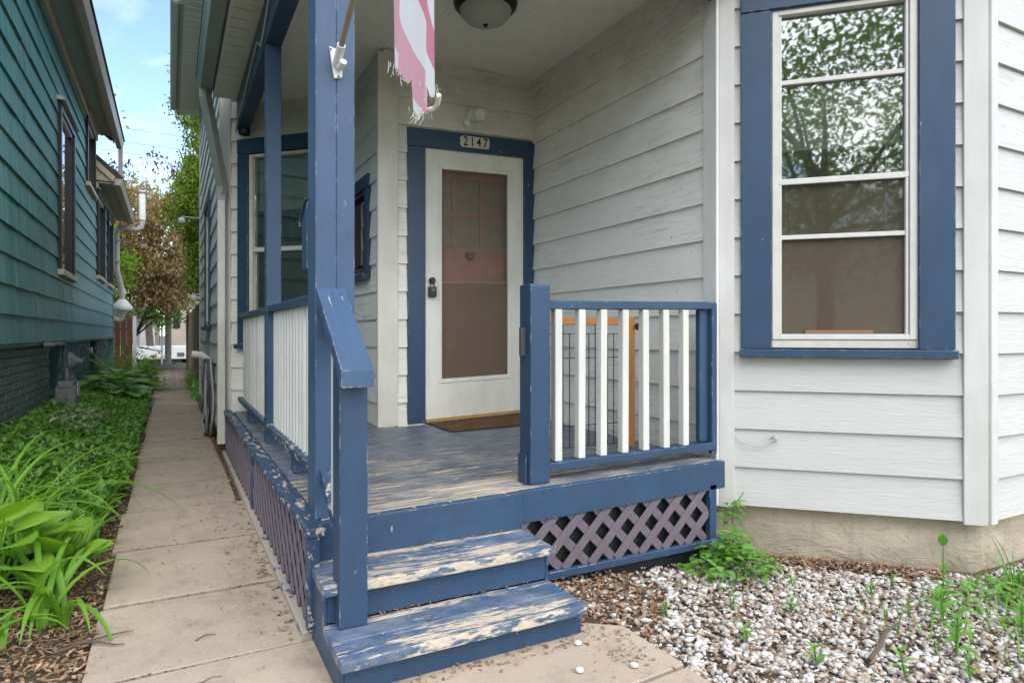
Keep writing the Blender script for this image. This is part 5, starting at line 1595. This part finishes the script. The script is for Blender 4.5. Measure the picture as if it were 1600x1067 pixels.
# vine growing out by the lattice
def vine(name, label, base, extent, n, m, size, cat='vine'):
    z = gz(base[0], base[1])
    t = thing(name, label, cat, (base[0], base[1], z))
    for s in range(7):
        pts = [Vector((base[0], base[1], z))]
        a = rng.uniform(-2.9, 0.6)
        for j in range(4):
            pts.append(pts[-1] + Vector((math.cos(a) * extent * 0.25, math.sin(a) * extent * 0.22, rng.uniform(-0.01, 0.06))))
            a += rng.uniform(-0.5, 0.5)
        MB().tube(pts, [0.004, 0.0035, 0.003, 0.0025, 0.0015], 5).build('stem', 'leaf_weed', t)
    c = rng.normal(0, 1, (n, 2)) * np.array([extent * 0.42, extent * 0.30])
    bx, by = base[0] + c[:, 0], base[1] + c[:, 1] - 0.04
    hgt = 0.20 * np.exp(-(c[:, 0] ** 2 + c[:, 1] ** 2) / (extent ** 2 * 0.35)) + 0.02
    b = np.stack([bx, by, GZ(bx, by) + rng.uniform(0.2, 1, n) * hgt + 0.02], -1)
    V, F = leaf_batch(b, rng.uniform(0, 6.28, n), rng.uniform(-0.4, 0.5, n), rng.uniform(0.6, 1.2, n) * size, rng.uniform(0.5, 0.75, n) * size, rng.uniform(0.1, 0.8, n), 4, False, 0.25)
    np_mesh('foliage', V, F, m, t, smooth=True)
    return t
vine('vine', 'leafy light green vine spilling onto the gravel beside the lattice', (2.50, 2.38), 0.29, 260, 'leaf_weed', 0.055)
cv = thing('vine', 'thin vine sprig climbing the corner board above the foundation', 'vine', (2.72, 2.55, 0.0))
V, F = leaf_batch(np.stack([rng.normal(2.70, 0.05, 60), rng.normal(2.53, 0.03, 60), rng.uniform(-0.05, 0.22, 60)], -1), rng.uniform(3, 6, 60), rng.uniform(-0.3, 0.6, 60), rng.uniform(0.03, 0.06, 60), rng.uniform(0.02, 0.035, 60), rng.uniform(0.2, 1, 60), 3)
np_mesh('foliage', V, F, 'leaf_weed', cv, smooth=True)
MB().tube([(2.66, 2.48, -0.06), (2.70, 2.53, 0.06), (2.73, 2.55, 0.17), (2.79, 2.53, 0.25)], 0.003, 5).build('stem', 'leaf_weed', cv)

# weeds in the gravel
def weed(base, h, nl, L, label, m='leaf_weed', group=None, top=False):
    z = gz(*base)
    t = thing('weed', label, 'weed', (base[0], base[1], z), group)
    lean = rng.uniform(-0.03, 0.03, 2)
    MB().tube([(base[0], base[1], z - 0.01), (base[0] + lean[0] * 0.5, base[1] + lean[1] * 0.5, z + h * 0.5), (base[0] + lean[0], base[1] + lean[1], z + h)], [0.0035, 0.003, 0.002], 6).build('stem', m, t)
    k = np.linspace(0.25, 1, nl)
    b = np.stack([base[0] + lean[0] * k, base[1] + lean[1] * k, z + h * k], -1)
    V, F = leaf_batch(b, np.arange(nl) * 2.4 + rng.uniform(0, 6), rng.uniform(0.3, 0.9, nl), L * (1.15 - 0.5 * k), L * 0.36 * (1.15 - 0.5 * k), rng.uniform(0.4, 1.2, nl), 4, False, 0.3)
    np_mesh('foliage', V, F, m, t, smooth=True)
    if top:
        V, F = leaf_batch(np.array([[base[0] + lean[0], base[1] + lean[1], z + h]]), np.array([3.6]), np.array([1.2]), np.array([0.075]), np.array([0.04]), np.array([0.4]), 5, False, 0.3)
        np_mesh('top_leaf', V, F, m, t, smooth=True)
weed((3.10, 1.66), 0.27, 6, 0.075, 'tallest weed with one pointed leaf at its top, in front of the bay corner', top=True)
weed((2.85, 1.52), 0.15, 9, 0.10, 'broad leaved pale green weed in the middle of the gravel')
weed((2.62, 1.36), 0.16, 12, 0.085, 'bushy weed in the gravel near the bottom edge')
weed((1.92, 1.72), 0.07, 7, 0.055, 'little bright weed in the gravel near the concrete pad')
weed((3.02, 1.32), 0.15, 9, 0.075, 'upright weed at the right between two other weeds')
for x, y, lab in ((1.78, 2.05, 'small weed rooted in the leaf litter beside the bottom step'), (2.12, 1.98, 'small weed in the gravel just in front of the big vine'),
                  (2.36, 1.88, 'small weed in the gravel midway between the vine and the bare stick'), (2.62, 2.08, 'small weed in the gravel below the cable stub'),
                  (2.88, 1.86, 'small weed in the gravel against the brown leaves under the window sill'), (3.06, 1.86, 'small weed in the gravel just left of the tall pointed weed'),
                  (2.02, 1.50, 'small weed in the gravel nearest the lower corner of the pad'), (2.24, 1.32, 'small weed in the gravel left of the bare stick'),
                  (2.45, 1.22, 'small weed at the very bottom edge of the gravel in front of the stick'), (2.78, 1.20, 'small weed at the bottom right below the bushy weed'),
                  (3.32, 1.52, 'small weed in front of the bay corner beside the grass tuft'), (3.22, 1.36, 'small weed at the right edge of the picture in the gravel')):
    weed((x, y), rng.uniform(0.05, 0.12), int(rng.integers(5, 10)), rng.uniform(0.04, 0.07), lab)
def weed_mask(x, y):
    return (x + y < 5.25) & (y < 1.72) | (x < 2.2)
scatter('weed_grass', 900, (2.5, 4.2, 0.9, 1.74), 'leaf_weed', (0.05, 0.15), (0.004, 0.009), (0.9, 1.5), (0.2, 1.2), (-0.01, 0.01), 4, 0.3, True, mask=lambda x, y: (x + y < 5.25) & (rng.uniform(0, 1, len(x)) < (x - 2.3) / 1.5), kind='stuff')
scatter('weed_carpet', 2200, (2.9, 4.3, 0.9, 1.70), 'leaf_weed', (0.03, 0.07), (0.014, 0.028), (-0.1, 0.8), (0.2, 1.0), (0.0, 0.06), 3, mask=lambda x, y: (x + y < 5.25) & (rng.uniform(0, 1, len(x)) < np.clip((x - 2.8) / 1.0, 0, 1)), kind='stuff')
blade_clump('grass_tuft', 'tuft of arching grass by the foundation at the right edge', (3.62, 1.60), 26, (0.14, 0.34), (0.006, 0.011), (0.7, 1.45), (0.4, 1.8), 'leaf_weed', 0.03, nseg=6, seed=17, cat='grass')

# ---------------------------------------------------------------- gravel and litter
def gravel():
    N = 30000
    x = rng.uniform(1.2, 5.2, N); y = rng.uniform(0.2, 2.75, N)
    edge = 1.50 + 0.05 * np.sin(y * 9) + rng.normal(0, 0.02, N)
    ok = (x > edge) & (y < 2.52 + rng.normal(0, 0.05, N)) & ((x + y < 5.36) | (y < 1.75) & (x > 3.6))
    ok &= ~((x < 2.0) & (y > 1.75 + (x - 1.45) * 0.9) & (rng.uniform(0, 1, N) < 0.75))
    # leaves win along the foundation
    ok &= ~((x + y > 5.15) & (y > 1.9) & (rng.uniform(0, 1, N) < 0.8))
    x, y = x[ok], y[ok]
    N = len(x)
    bm = bmesh.new(); bmesh.ops.create_icosphere(bm, subdivisions=1, radius=1.0)
    bv = np.array([v.co[:] for v in bm.verts]); bf = np.array([[v.index for v in f.verts] for f in bm.faces]); bm.free()
    nv = len(bv)
    s = np.minimum(rng.lognormal(math.log(0.0098), 0.38, N), 0.019)
    sc3 = np.stack([s * rng.uniform(0.9, 1.5, N), s * rng.uniform(0.7, 1.1, N), s * rng.uniform(0.45, 0.8, N)], -1)
    jit = 1 + rng.normal(0, 0.26, (N, nv, 1))
    V = bv[None] * jit
    for _ in range(6):
        nn = rng.normal(0, 1, (N, 3)); nn /= np.linalg.norm(nn, axis=1, keepdims=True)
        over = np.maximum(0, np.einsum('nvk,nk->nv', V, nn) - rng.uniform(0.35, 0.75, N)[:, None])
        V = V - over[..., None] * nn[:, None, :]
    V = V * sc3[:, None, :] * 1.25
    a = rng.uniform(0, 2 * np.pi, N); b = rng.normal(0, 0.35, N)
    ca, sa, cb_, sb = np.cos(a), np.sin(a), np.cos(b), np.sin(b)
    Y2 = V[..., 1] * cb_[:, None] - V[..., 2] * sb[:, None]; Z2 = V[..., 1] * sb[:, None] + V[..., 2] * cb_[:, None]
    X3 = V[..., 0] * ca[:, None] - Y2 * sa[:, None]; Y3 = V[..., 0] * sa[:, None] + Y2 * ca[:, None]
    z = GZ(x, y) + s * 0.15 + rng.uniform(0, 0.016, N)
    V = np.stack([X3 + x[:, None], Y3 + y[:, None], Z2 + z[:, None]], -1)
    F = (bf[None] + (np.arange(N) * nv)[:, None, None]).reshape(-1, 3)
    np_mesh('gravel', V.reshape(-1, 3), F, 'stone', kind='stuff')
gravel()

def litter(name, x, y, zo, size=(0.012, 0.04), m='litter', parent=None):
    n = len(x)
    b = np.stack([x, y, zo], -1)
    V, F = leaf_batch(b, rng.uniform(0, 6.28, n), rng.uniform(-0.35, 0.45, n), rng.uniform(size[0], size[1], n), rng.uniform(size[0] * 0.35, size[1] * 0.5, n), rng.uniform(-0.9, 1.2, n), 2, False, 0.5)
    return np_mesh(name, V, F, m, parent, kind='stuff')
def reg(n, x0, x1, y0, y1):
    return rng.uniform(x0, x1, n), rng.uniform(y0, y1, n)
parts_x, parts_y = [], []
def addl(x, y): parts_x.append(x); parts_y.append(y)
addl(*reg(5200, -1.0, -0.255, 1.6, 3.4))
x_, y_ = reg(5200, -0.75, -0.255, 3.2, 7.5); kp = x_ > bed_edge(y_) - 0.12; addl(x_[kp], y_[kp])
x_, y_ = reg(700, -0.45, -0.25, 7.5, 14.0); addl(x_, y_)
x_, y_ = reg(700, 0.385, 0.46, 2.3, 12.0); addl(x_, y_)
x_, y_ = reg(500, 0.40, 0.47, 6.6, 9.5); addl(x_, y_)
x_, y_ = reg(1500, 1.38, 2.1, 1.7, 2.55); kp = (x_ + 0 * y_ < 1.95) & (y_ > 1.62 + (x_ - 1.35) * 1.0); addl(x_[kp], y_[kp])
t_ = rng.uniform(-0.1, 0.75, 1700); d_ = np.abs(rng.normal(0, 0.07, 1700)) + 0.005; addl(2.74 + t_ - d_ * 0.7, 2.64 - t_ - d_ * 0.7)
x_, y_ = reg(4200, 1.5, 4.2, 0.8, 2.5); kp = x_ + y_ < 5.3; addl(x_[kp], y_[kp])
X_ = np.concatenate(parts_x); Y_ = np.concatenate(parts_y)
onwalk = (X_ > -0.262) & (X_ < 0.41) & (Y_ > 2.45)
litter('leaf_litter', X_, Y_, np.where(onwalk, 0.004, GZ(X_, Y_) + rng.uniform(0.004, 0.028, len(X_))))
jx, jy = [], []
for jn in joints:
    a = rng.uniform(-0.25, 0.40, 90); jx.append(a); jy.append(jn + rng.normal(0, 0.008, 90))
jx, jy = np.concatenate(jx), np.concatenate(jy)
litter('joint_debris', jx, jy, np.full(len(jx), -0.004), (0.006, 0.016), island_mat('joint_dirt', [(0.09, 0.055, 0.03), (0.16, 0.10, 0.06), (0.06, 0.06, 0.025)], 0.9))
# the same litter lying loose on slabs, pad and steps
lx, ly, lz = [], [], []
for n, x0, x1, y0, y1, z in ((420, 0.22, 0.41, 2.5, 9.5, 0.004), (240, -0.25, 0.4, 2.4, 12.0, 0.004), (150, 0.50, 1.40, 1.935, 2.005, 0.004), (110, 1.34, 1.50, 1.7, 2.2, 0.004), (60, -0.2, 1.5, 1.5, 1.95, 0.004),
                             (30, 0.5, 1.3, 2.235, 2.25, 0.126), (26, 0.5, 1.3, 2.47, 2.486, 0.269), (10, 0.6, 1.3, 2.0, 2.2, 0.126), (12, 0.7, 2.3, 2.55, 4.0, 0.44), (70, 0.36, 0.44, 2.5, 6.6, 0.006)):
    a, b = reg(n, x0, x1, y0, y1); lx.append(a); ly.append(b); lz.append(np.full(n, z))
lx, ly, lz = map(np.concatenate, (lx, ly, lz))
lz = np.where(lz > 0.4, 0.405 + 0.018 * (lx - 0.45) + 0.004, lz)
litter('loose_litter', lx, ly, lz, (0.006, 0.024))
def twig(pts, r, label):
    o = MB().tube(pts, r, 6).build('twig', 'bark', label=label, cat='twig', smooth=True)
twig([(-0.36, 2.74, 0.004), (-0.27, 2.77, 0.014), (-0.20, 2.778, 0.016), (-0.15, 2.80, 0.010), (-0.12, 2.80, 0.008)], [0.005, 0.0045, 0.0035, 0.0025, 0.001], 'longer brown twig reaching from the mulch onto the walkway slab')
twig([(-0.27, 2.765, 0.012), (-0.22, 2.74, 0.012), (-0.18, 2.71, 0.008), (-0.145, 2.70, 0.006)], [0.0045, 0.0038, 0.003, 0.0015], 'shorter forked brown twig on the walkway slab')
twig([(0.08, 2.615, 0.003), (0.10, 2.625, 0.006), (0.115, 2.645, 0.004), (0.13, 2.635, 0.007), (0.15, 2.637, 0.003)], [0.0022, 0.0018, 0.0018, 0.0014, 0.001], 'tiny dark twig in the middle of the near slab')
twig([(0.04, 2.27, 0.003), (0.065, 2.287, 0.006), (0.09, 2.29, 0.004), (0.12, 2.305, 0.007), (0.15, 2.302, 0.003)], [0.002, 0.0018, 0.0016, 0.0013, 0.001], 'thin curved twig on the pad in front of the first joint')
twig([(2.22, 1.44, -0.05), (2.34, 1.475, -0.04), (2.46, 1.53, -0.036), (2.60, 1.56, -0.045)], [0.008, 0.010, 0.008, 0.006], 'thick bare stick lying on the white gravel')
for i, (x, y) in enumerate([(1.20, 1.78), (1.38, 1.72), (1.30, 1.94)]):
    MB().lathe([(0.004, -0.002), (0.016, 0.003), (0.014, 0.010), (0.004, 0.013)], (x, y, 0.002), 8).build('pebble', 'stone', label=['pale pebble on the concrete nearest the bottom step', 'pale pebble on the concrete closest to the pad edge by the gravel', 'pale pebble on the concrete under the right end of the bottom step'][i], cat='pebble')

# ---------------------------------------------------------------- trees
def crown_mesh(clusters, per, spread, size, m, parent, name='crown', flat=0.35):
    C = np.repeat(np.array(clusters, dtype=np.float64), per, axis=0)
    n = len(C)
    P = C + rng.normal(0, 1, (n, 3)) * np.array(spread)
    a = rng.uniform(0, 2 * np.pi, n); e = rng.normal(0, flat * 1.6, n)
    d = np.stack([np.cos(a) * np.cos(e), np.sin(a) * np.cos(e), np.sin(e)], -1)
    s = np.cross(d, rng.normal(0, 1, (n, 3)) * flat + np.array([0, 0, 1.0]))
    s /= np.linalg.norm(s, axis=1, keepdims=True)
    L = rng.uniform(0.6, 1.3, n)[:, None] * size
    V = np.stack([P - d * L, P + s * L * 0.5, P + d * L, P - s * L * 0.5], 1)
    return np_mesh(name, V.reshape(-1, 3), np.arange(n * 4).reshape(n, 4), m, parent)

def tree(label, base, h, crown_c, crown_r, nclu, per, spread, size, m, trunk_r=0.16, limbs=6, name='tree', group=None):
    t = thing(name, label, 'tree', base, group)
    bx, by, bz = base
    top = Vector((crown_c[0], crown_c[1], crown_c[2] + crown_r[2] * 0.4))
    b0 = Vector(base)
    pts = [b0 - Vector((0, 0, 0.1))] + [b0.lerp(top, f) + Vector((rng.normal(0, 0.06), rng.normal(0, 0.06), 0)) * (0 if f > 0.95 else 1) for f in (0.25, 0.5, 0.75, 1.0)]
    MB().tube(pts, [trunk_r, trunk_r * 0.85, trunk_r * 0.65, trunk_r * 0.4, trunk_r * 0.12], 10).build('trunk', 'bark', t, smooth=True)
    clu = []
    for i in range(nclu):
        v = rng.normal(0, 1, 3); v /= np.linalg.norm(v)
        r = rng.uniform(0.35, 1.0) ** 0.5
        clu.append([crown_c[k] + v[k] * crown_r[k] * r for k in range(3)])
    for i in range(limbs):
        c = Vector(clu[i])
        s = pts[2].lerp(pts[3], rng.uniform(-0.5, 1))
        MB().tube([s, s.lerp(c, 0.5) + Vector((0, 0, 0.15)), c], [trunk_r * 0.35, trunk_r * 0.22, trunk_r * 0.06], 6).build('limb', 'bark', t, smooth=True)
    crown_mesh(clu, per, spread, size, m, t)
    return t
# evergreen column behind the white house
ev_ = thing('arborvitae', 'tall dense yellow green evergreen rising behind the white house', 'tree', (0.95, 14.2, 0))
clu = []
for i in range(520):
    z = rng.uniform(1.9, 9.6)
    rad = 0.74 * (1.0 - 0.18 * max(0, (z - 5.5) / 4.1)) * (0.75 + 0.35 * math.sin(z * 2.3) * 0.5 + 0.2)
    a = rng.uniform(0, 2 * np.pi); r = rad * rng.uniform(0.55, 1.0)
    clu.append([0.86 + r * math.cos(a) + 0.05 * math.sin(z * 3), 14.2 + r * math.sin(a), z])
crown_mesh(clu, 130, (0.085, 0.085, 0.12), 0.037, 'leaf_ivy', ev_, flat=0.9)
MB().tube([(0.95, 14.2, -0.1), (0.95, 14.2, 3.0), (0.9, 14.2, 6.5), (0.88, 14.2, 9.3)], [0.14, 0.12, 0.08, 0.02], 10).build('trunk', 'bark', ev_, smooth=True)
# copper leaved tree over the end of the walk
cp_ = thing('copper_tree', 'copper leaved tree with spreading dark limbs over the end of the walk', 'tree', (-2.4, 22.5, 0))
trunk = [(-2.4, 22.5, -0.1), (-2.3, 22.4, 1.6), (-2.0, 22.2, 3.0), (-1.6, 22.2, 4.6)]
MB().tube(trunk, [0.24, 0.2, 0.16, 0.05], 10).build('trunk', 'bark', cp_, smooth=True)
MB().tube([(-2.25, 22.4, 1.7), (-1.5, 21.9, 2.15), (-0.7, 21.6, 2.35), (0.1, 21.5, 2.30), (0.7, 21.5, 2.38)], [0.10, 0.07, 0.055, 0.04, 0.015], 8).build('limb', 'bark', cp_, smooth=True)
MB().tube([(-1.5, 21.9, 2.15), (-1.0, 21.9, 1.85), (-1.3, 21.8, 1.45)], [0.05, 0.035, 0.012], 6).build('limb', 'bark', cp_, smooth=True)
MB().tube([(-0.7, 21.6, 2.35), (-0.35, 21.7, 3.0), (0.1, 21.8, 3.7)], [0.05, 0.035, 0.012], 6).build('limb', 'bark', cp_, smooth=True)
MB().tube([(-1.9, 22.2, 3.1), (-1.2, 22.0, 3.6), (-0.6, 22.0, 4.6)], [0.09, 0.06, 0.015], 6).build('limb', 'bark', cp_, smooth=True)
clu = [[rng.uniform(-2.6, 1.2), rng.uniform(20.8, 23.6), rng.uniform(2.5, 5.55)] for _ in range(420)]
clu = [c for c in clu if c[2] < 5.5 - 0.25 * (c[0] + 0.5) ** 2 * 0.4 + 0.2 * math.sin(c[0] * 5)]
clu += [[rng.uniform(-1.0, 0.5), rng.uniform(21, 22.5), rng.uniform(1.95, 2.6)] for _ in range(36)]
crown_mesh(clu, 60, (0.19, 0.19, 0.13), 0.066, 'leaf_copper', cp_, flat=0.7)
# darker plum sprays above it
ps = thing('plum_tree', 'sparse dark plum leaved branches against the sky above the copper tree', 'tree', (1.0, 19.5, 0))
MB().tube([(1.0, 19.5, -0.1), (0.95, 19.5, 3.0), (0.6, 19.5, 5.0), (0.2, 19.5, 6.1)], [0.15, 0.12, 0.06, 0.012], 8).build('trunk', 'bark', ps, smooth=True)
clu = [[0.30 - 0.09 * i + rng.normal(0, 0.12), 19.5 + rng.normal(0, 0.3), 5.2 + 0.06 * i + rng.normal(0, 0.28)] for i in range(9)] + [[-1.15 + rng.normal(0, 0.25), 20.5, 5.6 + rng.normal(0, 0.2)] for _ in range(9)] + [[0.25 + rng.normal(0, 0.1), 19.5, 5.0 + rng.normal(0, 0.5)] for _ in range(12)]
for c in clu[:6]:
    MB().tube([(0.6, 19.5, 5.0), tuple(c)], [0.02, 0.005], 5).build('limb', 'bark', ps, smooth=True)
crown_mesh(clu, 14, (0.12, 0.12, 0.10), 0.055, 'leaf_plum', ps, flat=0.7)
MB().tube([(-1.15, 20.5, 3.5), (-1.15, 20.5, 5.5)], [0.04, 0.01], 5).build('limb', 'bark', ps)
tree('bright green tree showing above the lower green house roof', (-4.6, 25, 0), 9, (-3.5, 25, 7.6), (1.9, 1.4, 2.4), 60, 26, (0.28, 0.28, 0.22), 0.085, 'leaf_tree', 0.2)
tree('slender green tree just peeking past the upper eave', (-5.2, 31, 0), 12, (-3.75, 31, 11.2), (0.8, 0.8, 1.7), 22, 24, (0.22, 0.22, 0.3), 0.09, 'leaf_tree', 0.16, 3)
tree('small bright green tree beside the radon pipe', (-1.9, 20.2, 0), 4, (-1.55, 20.3, 2.9), (0.75, 0.7, 1.2), 46, 34, (0.14, 0.14, 0.12), 0.055, 'leaf_tree', 0.08)
tree('young maple with fresh green leaves hanging over the end of the walk', (-1.5, 24.2, 0), 4, (-0.45, 23.2, 2.05), (1.15, 0.6, 0.75), 60, 34, (0.16, 0.16, 0.12), 0.065, 'leaf_tree', 0.09)
tree('green treetop just behind the copper tree crown', (-0.6, 27, 0), 7, (-0.9, 27, 5.9), (1.6, 0.9, 0.6), 34, 24, (0.2, 0.2, 0.15), 0.07, 'leaf_tree', 0.14)
for i, (x, y, hh, lab) in enumerate([(-14, 52, 9, 'wide tree far off to the left beyond the alley'), (-5, 58, 10, 'broad tree far off behind the grey pole'), (3.5, 55, 9, 'tall tree far off behind the beige building'), (14, 58, 10, 'big tree far off to the right beyond the alley')]):
    tree(lab, (x, y, 0), hh, (x, y, hh * 0.55), (5.5, 3, hh * 0.42), 120, 22, (0.7, 0.7, 0.5), 0.26, 'leaf_street', 0.35, 3)
# street trees behind the camera: they are what the big window mirrors
for i, (x, y, hh, lab) in enumerate([(-6.2, -10.5, 10.5, 'street tree across from the bay window with a forked trunk'), (-13.5, -14.5, 12, 'street tree farther along to the left of the first'), (1.5, -17.5, 12, 'street tree to the right on the far kerb'), (-7.5, -23, 14, 'tall street tree across the street')]):
    tree(lab, (x, y, 0), hh, (x, y, hh * 0.58), (hh * 0.46, hh * 0.36, hh * 0.36), 420, 34, (0.5, 0.5, 0.32), 0.10, 'leaf_street', 0.26, 14)

# ---------------------------------------------------------------- far end of the walk
MB().box(-14, 14, 24.6, 29.5, -0.2, 0.004).build('alley', 'asphalt', kind='structure')
ft = thing('tan_fence', 'weathered tan board fence continuing past the white house', 'fence', (0.5, 16.5, 0))
y = 12.3
src_b = None
while y < 22.6:
    if src_b is None: src_b = MB().box(0.490, 0.510, y, y + 0.138, 0.02, 1.72).build('fence_board', 'fence_tan', ft, bevel=0.004); y0_ = y
    else: inst(src_b, ft, dz=(random.uniform(-0.005, 0.005), y - y0_, random.uniform(-0.02, 0.02)))
    y += 0.143
MB().box(0.511, 0.55, 12.3, 22.6, 0.35, 0.44).build('fence_rail', 'fence_tan', ft)
MB().box(0.511, 0.55, 12.3, 22.6, 1.35, 1.44).build('fence_rail', 'fence_tan', ft)
MB().box(0.44, 0.54, 22.62, 22.72, 0, 1.9).build('fence_post', 'fence_tan', ft)
fr2 = thing('red_fence', 'dark red brown board fence behind the radon pipe', 'fence', (-1.7, 20.8, 0))
src_b = None
for i in range(15):
    x = -3.1 + i * 0.145
    if src_b is None: src_b = MB().box(x, x + 0.138, 20.80, 20.82, 0.05, 1.55).build('fence_board', 'fence_red', fr2, bevel=0.004)
    else: inst(src_b, fr2, dz=(i * 0.145, 0, random.uniform(-0.015, 0.015)))
MB().box(-0.925, -0.835, 20.78, 20.87, 0.0, 1.62).build('fence_post', 'upvc', fr2, bevel=0.005)
MB().box(-3.1, -0.93, 20.825, 20.86, 0.4, 0.48).build('fence_rail', 'fence_red', fr2)
MB().box(-3.1, -0.93, 20.825, 20.86, 1.2, 1.28).build('fence_rail', 'fence_red', fr2)
gp = thing('utility_pole', 'grey weathered wooden utility pole at the end of the walk', 'pole', (-0.06, 24.3, 0))
MB().tube([(-0.06, 24.3, -0.1), (-0.06, 24.3, 1.6), (-0.05, 24.3, 3.1)], [0.10, 0.095, 0.09], 12).build('shaft', 'pole_wood', gp, smooth=True)
for i, (z, lab) in enumerate([(7.05, 'lowest of three thin overhead wires in the sky gap'), (7.40, 'middle of three thin overhead wires in the sky gap'), (7.85, 'highest of three thin overhead wires in the sky gap')]):
    MB().tube([(-30, 25.5, z + 2.2), (-14, 25.0, z + 0.75), (-3, 24.6, z + 0.06), (2, 24.4, z - 0.12), (14, 24.0, z - 0.2), (30, 23.6, z + 0.3)], 0.007, 5).build('overhead_wire', 'wire', label=lab, cat='wire')
tb = thing('timber_edging', 'two grey landscape timbers laid across the end of the walk', 'timber', (0.2, 23.7, 0))
MB().box(-0.55, 0.15, 23.60, 23.78, -0.02, 0.15).build('timber', 'pole_wood', tb, bevel=0.015)
MB().box(0.16, 0.75, 23.62, 23.80, -0.02, 0.17).build('timber', 'pole_wood', tb, bevel=0.015)
lw = thing('white_trailer', 'low white box trailer body with a dark square vent across the alley', 'trailer', (-0.2, 26.6, 0))
MB().box(-1.6, 0.95, 26.4, 28.2, 0.22, 0.68).build('body', 'garage', lw, bevel=0.03, seg=2)
MB().box(-1.5, 0.85, 26.45, 28.1, 0.08, 0.22).build('chassis', 'dark', lw)
MB().box(0.22, 0.46, 26.385, 26.40, 0.30, 0.45).build('vent', 'grey_plastic', lw, bevel=0.004)
for x in (-1.0, 0.55):
    MB().lathe([(0.02, -0.05), (0.17, -0.05), (0.18, 0.0), (0.17, 0.05), (0.02, 0.05)], (x, 26.50, 0.17), 18, 'y').build('wheel', 'black', lw, smooth=True)
cg = thing('chain_gate', 'white gate post with thin metal rails near the grey pole', 'gate', (-0.22, 24.0, 0))
MB().box(-0.27, -0.215, 24.0, 24.05, 0, 1.55).build('gate_post', 'upvc', cg)
MB().tube([(-0.95, 24.0, 0.72), (-0.27, 24.02, 0.56)], 0.022, 8).build('rail', 'alu', cg)
MB().tube([(-0.95, 24.0, 1.52), (-0.27, 24.02, 1.42)], 0.018, 8).build('rail', 'alu', cg)
bh = thing('beige_house', 'beige stucco house with a small porch roof seen far beyond the alley', 'house', (1.2, 35, 0))
bw_ = MB().box(0.05, 7.0, 35.0, 42, -0.1, 2.9).build('wall', 'beige', bh)
rb = MB(); rb.add([(-0.3, 34.6, 2.85), (7.3, 34.6, 2.85), (7.3, 42.3, 2.85), (-0.3, 42.3, 2.85), (-0.3, 38.5, 5.2), (7.3, 38.5, 5.2)], [(0, 1, 5, 4), (3, 4, 5, 2), (0, 4, 3), (1, 2, 5), (0, 3, 2, 1)])
rb.build('roof', 'brown', bh)
MB().prism([(34.0, 1.72), (35.0, 2.25), (35.0, 2.15), (34.0, 1.62)], 'x', 0.75, 2.4).build('porch_roof', 'tan', bh)
MB().box(0.9, 1.6, 34.97, 35.0, 0.35, 1.55).build('door', 'dark', bh)
MB().box(0.12, 0.42, 34.97, 35.0, 1.4, 2.3).build('window', 'dark', bh)
MB().box(1.05, 1.12, 34.02, 34.08, 0, 1.66).build('porch_post', 'upvc', bh)
sh = thing('grey_shed', 'grey shed with a bush in front seen beyond the alley', 'shed', (-1.8, 33, 0))
MB().box(-4.2, -0.45, 33.0, 36, -0.1, 1.9).build('wall', 'pole_wood', sh)
MB().prism([(-4.4, 1.9), (-0.3, 1.9), (-2.3, 3.1)], 'y', 32.8, 36.2).build('roof', 'roofing', sh)
MB().box(-1.2, -0.6, 32.97, 33.0, 0.5, 1.4).build('window', 'alu', sh)
